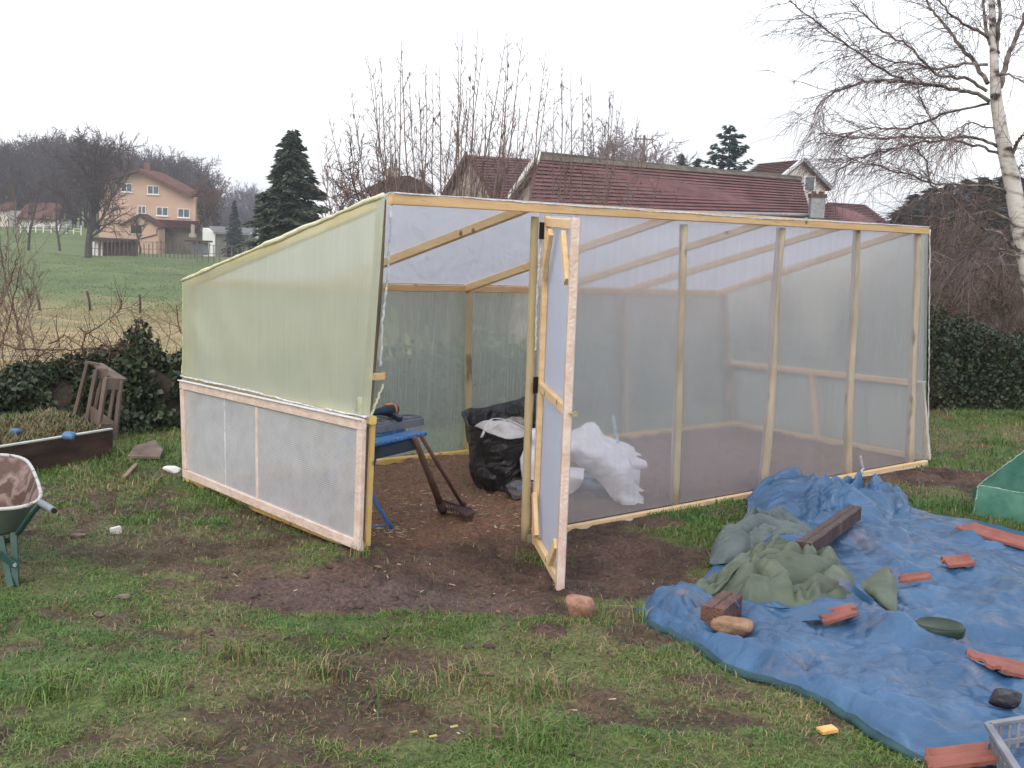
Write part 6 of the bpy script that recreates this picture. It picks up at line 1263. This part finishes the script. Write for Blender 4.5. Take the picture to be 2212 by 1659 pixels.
for k, (dz_, kk) in enumerate(((0, .97), (-.04, .92), (-.10, .9), (-.2, .85))): q = bc+(last-bc)*[kk, kk, 1]; q[:, 2] += dz_; ins.append(q)
mb = MB(); mb.grid(np.concatenate([Bp, np.array(ins)], 0)); mb.build('liner', BAGM, bag, smooth=True)
SACK = M('white woven sack', (.50, .46, .44), (.68, .66, .66), 20, .7, .3, 60); mb = MB(); lump(mb, bc+[-.02, .0, .365], (.215, .2, .12), 3, n=26, amp=.22); sk = tag(mb.build('sack', SACK, smooth=True), 'white woven sack with two strap handles inside the black bin bag', 'sack')
WST = M('white strap', (.70, .70, .72), (.8, .8, .82), 20, .6)
for L_, w_ in (([(1040, 945), (1058, 905), (1066, 902), (1100, 908), (1135, 925)], .013), ([(1060, 925), (1078, 912), (1098, 905), (1105, 905)], .009)):
    P_ = resample([Y(x, y, bc[1]-.245+.0012*(x-1040)) for x, y in L_], 24); mb = MB(); mb.grid(np.stack([P_-[w_*.8, 0, w_*.2], P_+[w_*.8, 0, w_*.2]], 1)); o_ = mb.build('strap', WST, sk, smooth=True); md = o_.modifiers.new('t', 'SOLIDIFY'); md.thickness = .003
mb = MB(); c_ = Y(1120, 925, bc[1]+.05); lump(mb, c_, (.10, .09, .09), 9, n=18, amp=.3); tag(mb.build('jute_bundle', M('grey brown sacking', (.20, .17, .15), (.36, .32, .29), 12, .9, .5), smooth=True), 'grey brown sacking bundle inside the black bin bag, next to the door post', 'bundle')
WB_ = M('white film roll', (.68, .69, .76), (.82, .83, .9), 12, .4, .3, 20); p_ = GT(1148, 1078)+[0, .1, 0]
hs_ = [(0, .05), (.07, .075), (.13, .08), (.2, .08), (.26, .06), (.30, .035), (.315, .04), (.34, .055), (.385, .05), (.405, .03), (.41, .002)]
th = np.linspace(0, 2*math.pi, 49); R_ = np.array([[ [p_[0]+r*1.0*math.cos(a)*(1+.1*math.sin(3*a+h*20)), p_[1]+r*math.sin(a), p_[2]+h+.01*math.sin(2*a)] for a in th] for h, r in hs_]); R_[:, -1] = R_[:, 0]
mb = MB(); mb.grid(R_[1:]+[-.005, 0, .06]); wt = tag(mb.build('tied_bag', WB_, smooth=True), 'small white plastic bag tied at the neck, leaning on the black bin bag', 'bag')
mb = MB(); c_ = Y(1124, 1055, p_[1]-.09); mb.box(c_, (.022, .004, .018), [np.array([1, 0, .3])/1.04, np.array([0, 1, 0]), np.array([-.3, 0, 1])/1.04]); mb.build('blue_label', BLUEP, wt)
CLR = film('clear crumpled plastic', (.93, .94, .96), refr=.8, trl=.08, rough=.08, sat=(.5, .52, .56)); mb = MB(); lump(mb, p_+[-.05, -.06, .055], (.12, .08, .085), 12, n=16, amp=.4); tag(mb.build('clear_bag', CLR, smooth=True), 'crumpled clear plastic bag on the soil between the black bin bag and the door post', 'bag')
FLE = M('white fleece', (.84, .84, .87), (.93, .93, .95), 4, .75, .15, 20, spec=.2)
rows = [[(1180, 942, 8.75), (1234, 930, 8.75), (1277, 913, 8.65), (1306, 937, 8.6), (1346, 956, 8.55), (1378, 985, 8.45), (1385, 1018, 8.35), (1374, 1055, 8.28), (1400, 1097, 8.2)],
        [(1180, 958, 8.45), (1236, 948, 8.4), (1274, 940, 8.3), (1300, 962, 8.22), (1335, 985, 8.18), (1362, 1005, 8.15), (1370, 1034, 8.13), (1362, 1066, 8.12), (1390, 1104, 8.08)],
        [(1180, 975, 8.35), (1234, 970, 8.25), (1266, 975, 8.14), (1290, 992, 8.1), (1318, 1012, 8.08), (1340, 1030, 8.08), (1348, 1055, 8.08), (1345, 1078, 8.06), (1376, 1108, 8.02)],
        [(1180, 990, 8.4), (1232, 996, 8.34), (1258, 1011, 8.26), (1276, 1024, 8.2), (1296, 1040, 8.17), (1312, 1056, 8.15), (1322, 1072, 8.13), (1332, 1087, 8.1), (1362, 1108, 8.03)]]
rows = [[(a, b, c+.13) for a, b, c in r_] for r_ in rows]
fleece = patch(rows, FLE, 'fleece', None, .036, 6, 110, 150, fs=9, thick=.004); tag(fleece, 'heap of white garden fleece thrown down inside the greenhouse, seen through the front film', 'fleece')
for L_ in ([[(1360, 972, 8.4), (1378, 978, 8.38), (1386, 983, 8.36)], [(1362, 985, 8.4), (1376, 984, 8.38), (1384, 984, 8.36)]], [[(1362, 990, 8.3), (1380, 990, 8.28), (1396, 996, 8.26)], [(1364, 1002, 8.28), (1382, 1006, 8.26), (1398, 1008, 8.25)], [(1364, 1012, 8.3), (1378, 1014, 8.3), (1390, 1012, 8.3)]], [[(1366, 1040, 8.25), (1378, 1050, 8.24), (1392, 1060, 8.22)], [(1364, 1058, 8.25), (1374, 1060, 8.24), (1384, 1062, 8.22)]]):
    patch(L_, FLE, 'fleece_corner', fleece, .003, 5, 14, 20)
patch([[(1160, 1015, 8.5), (1200, 1012, 8.4), (1233, 1010, 8.33), (1262, 1012, 8.3)], [(1160, 1035, 8.3), (1200, 1032, 8.25), (1236, 1030, 8.2), (1260, 1036, 8.2)], [(1160, 1062, 8.35), (1200, 1070, 8.3), (1235, 1066, 8.25), (1254, 1050, 8.28)]], FLE, 'fleece_roll', fleece, .006, 8, 30, 40)
mb = MB(); q = GT(1290, 1075)+[0, .25, .03]; lump(mb, q, (.26, .18, .10), 21, n=24, amp=.5); tag(mb.build('film_bundle', film('bluish crumpled film', (.8, .86, .95), refr=.6, trl=.1, rough=.2, sat=(.3, .38, .5)), smooth=True), 'crumpled bluish transparent film lying under the white fleece heap', 'film')
g = np.random.default_rng(2); c_ = Y(1332, 900, 8.6); pts = [Y(1324, 898, 8.6), Y(1328, 905, 8.6), Y(1326, 915, 8.6), Y(1330, 928, 8.6), Y(1333, 945, 8.6), Y(1336, 958, 8.58)]; mb = MB(); mb.tube(resample(pts, 16)+g.normal(0, .004, (16, 3)), .008+.006*g.random(16), 7)
tag(mb.build('string', M('pale blue string', (.35, .5, .6), (.55, .68, .76), 30, .6), smooth=True), 'frayed pale blue string rising behind the white fleece heap', 'string')
#NEXT

# ------------------------------------------------------------------ damp air
hz = bpy.data.materials.new('haze'); hz.use_nodes = True; t = hz.node_tree; t.nodes.clear(); o_ = t.nodes.new('ShaderNodeOutputMaterial'); pv = t.nodes.new('ShaderNodeVolumePrincipled')
pv.inputs['Color'].default_value = (.87, .89, .93, 1); pv.inputs['Density'].default_value = .0008; pv.inputs['Anisotropy'].default_value = .2; t.links.new(pv.outputs[0], o_.inputs['Volume'])
mb = MB(); mb.box((0, 130, 12), (190, 160, 22)); hb = mb.build('haze', hz); hb['kind'] = 'stuff'; hb['label'] = 'faint damp haze over the valley'
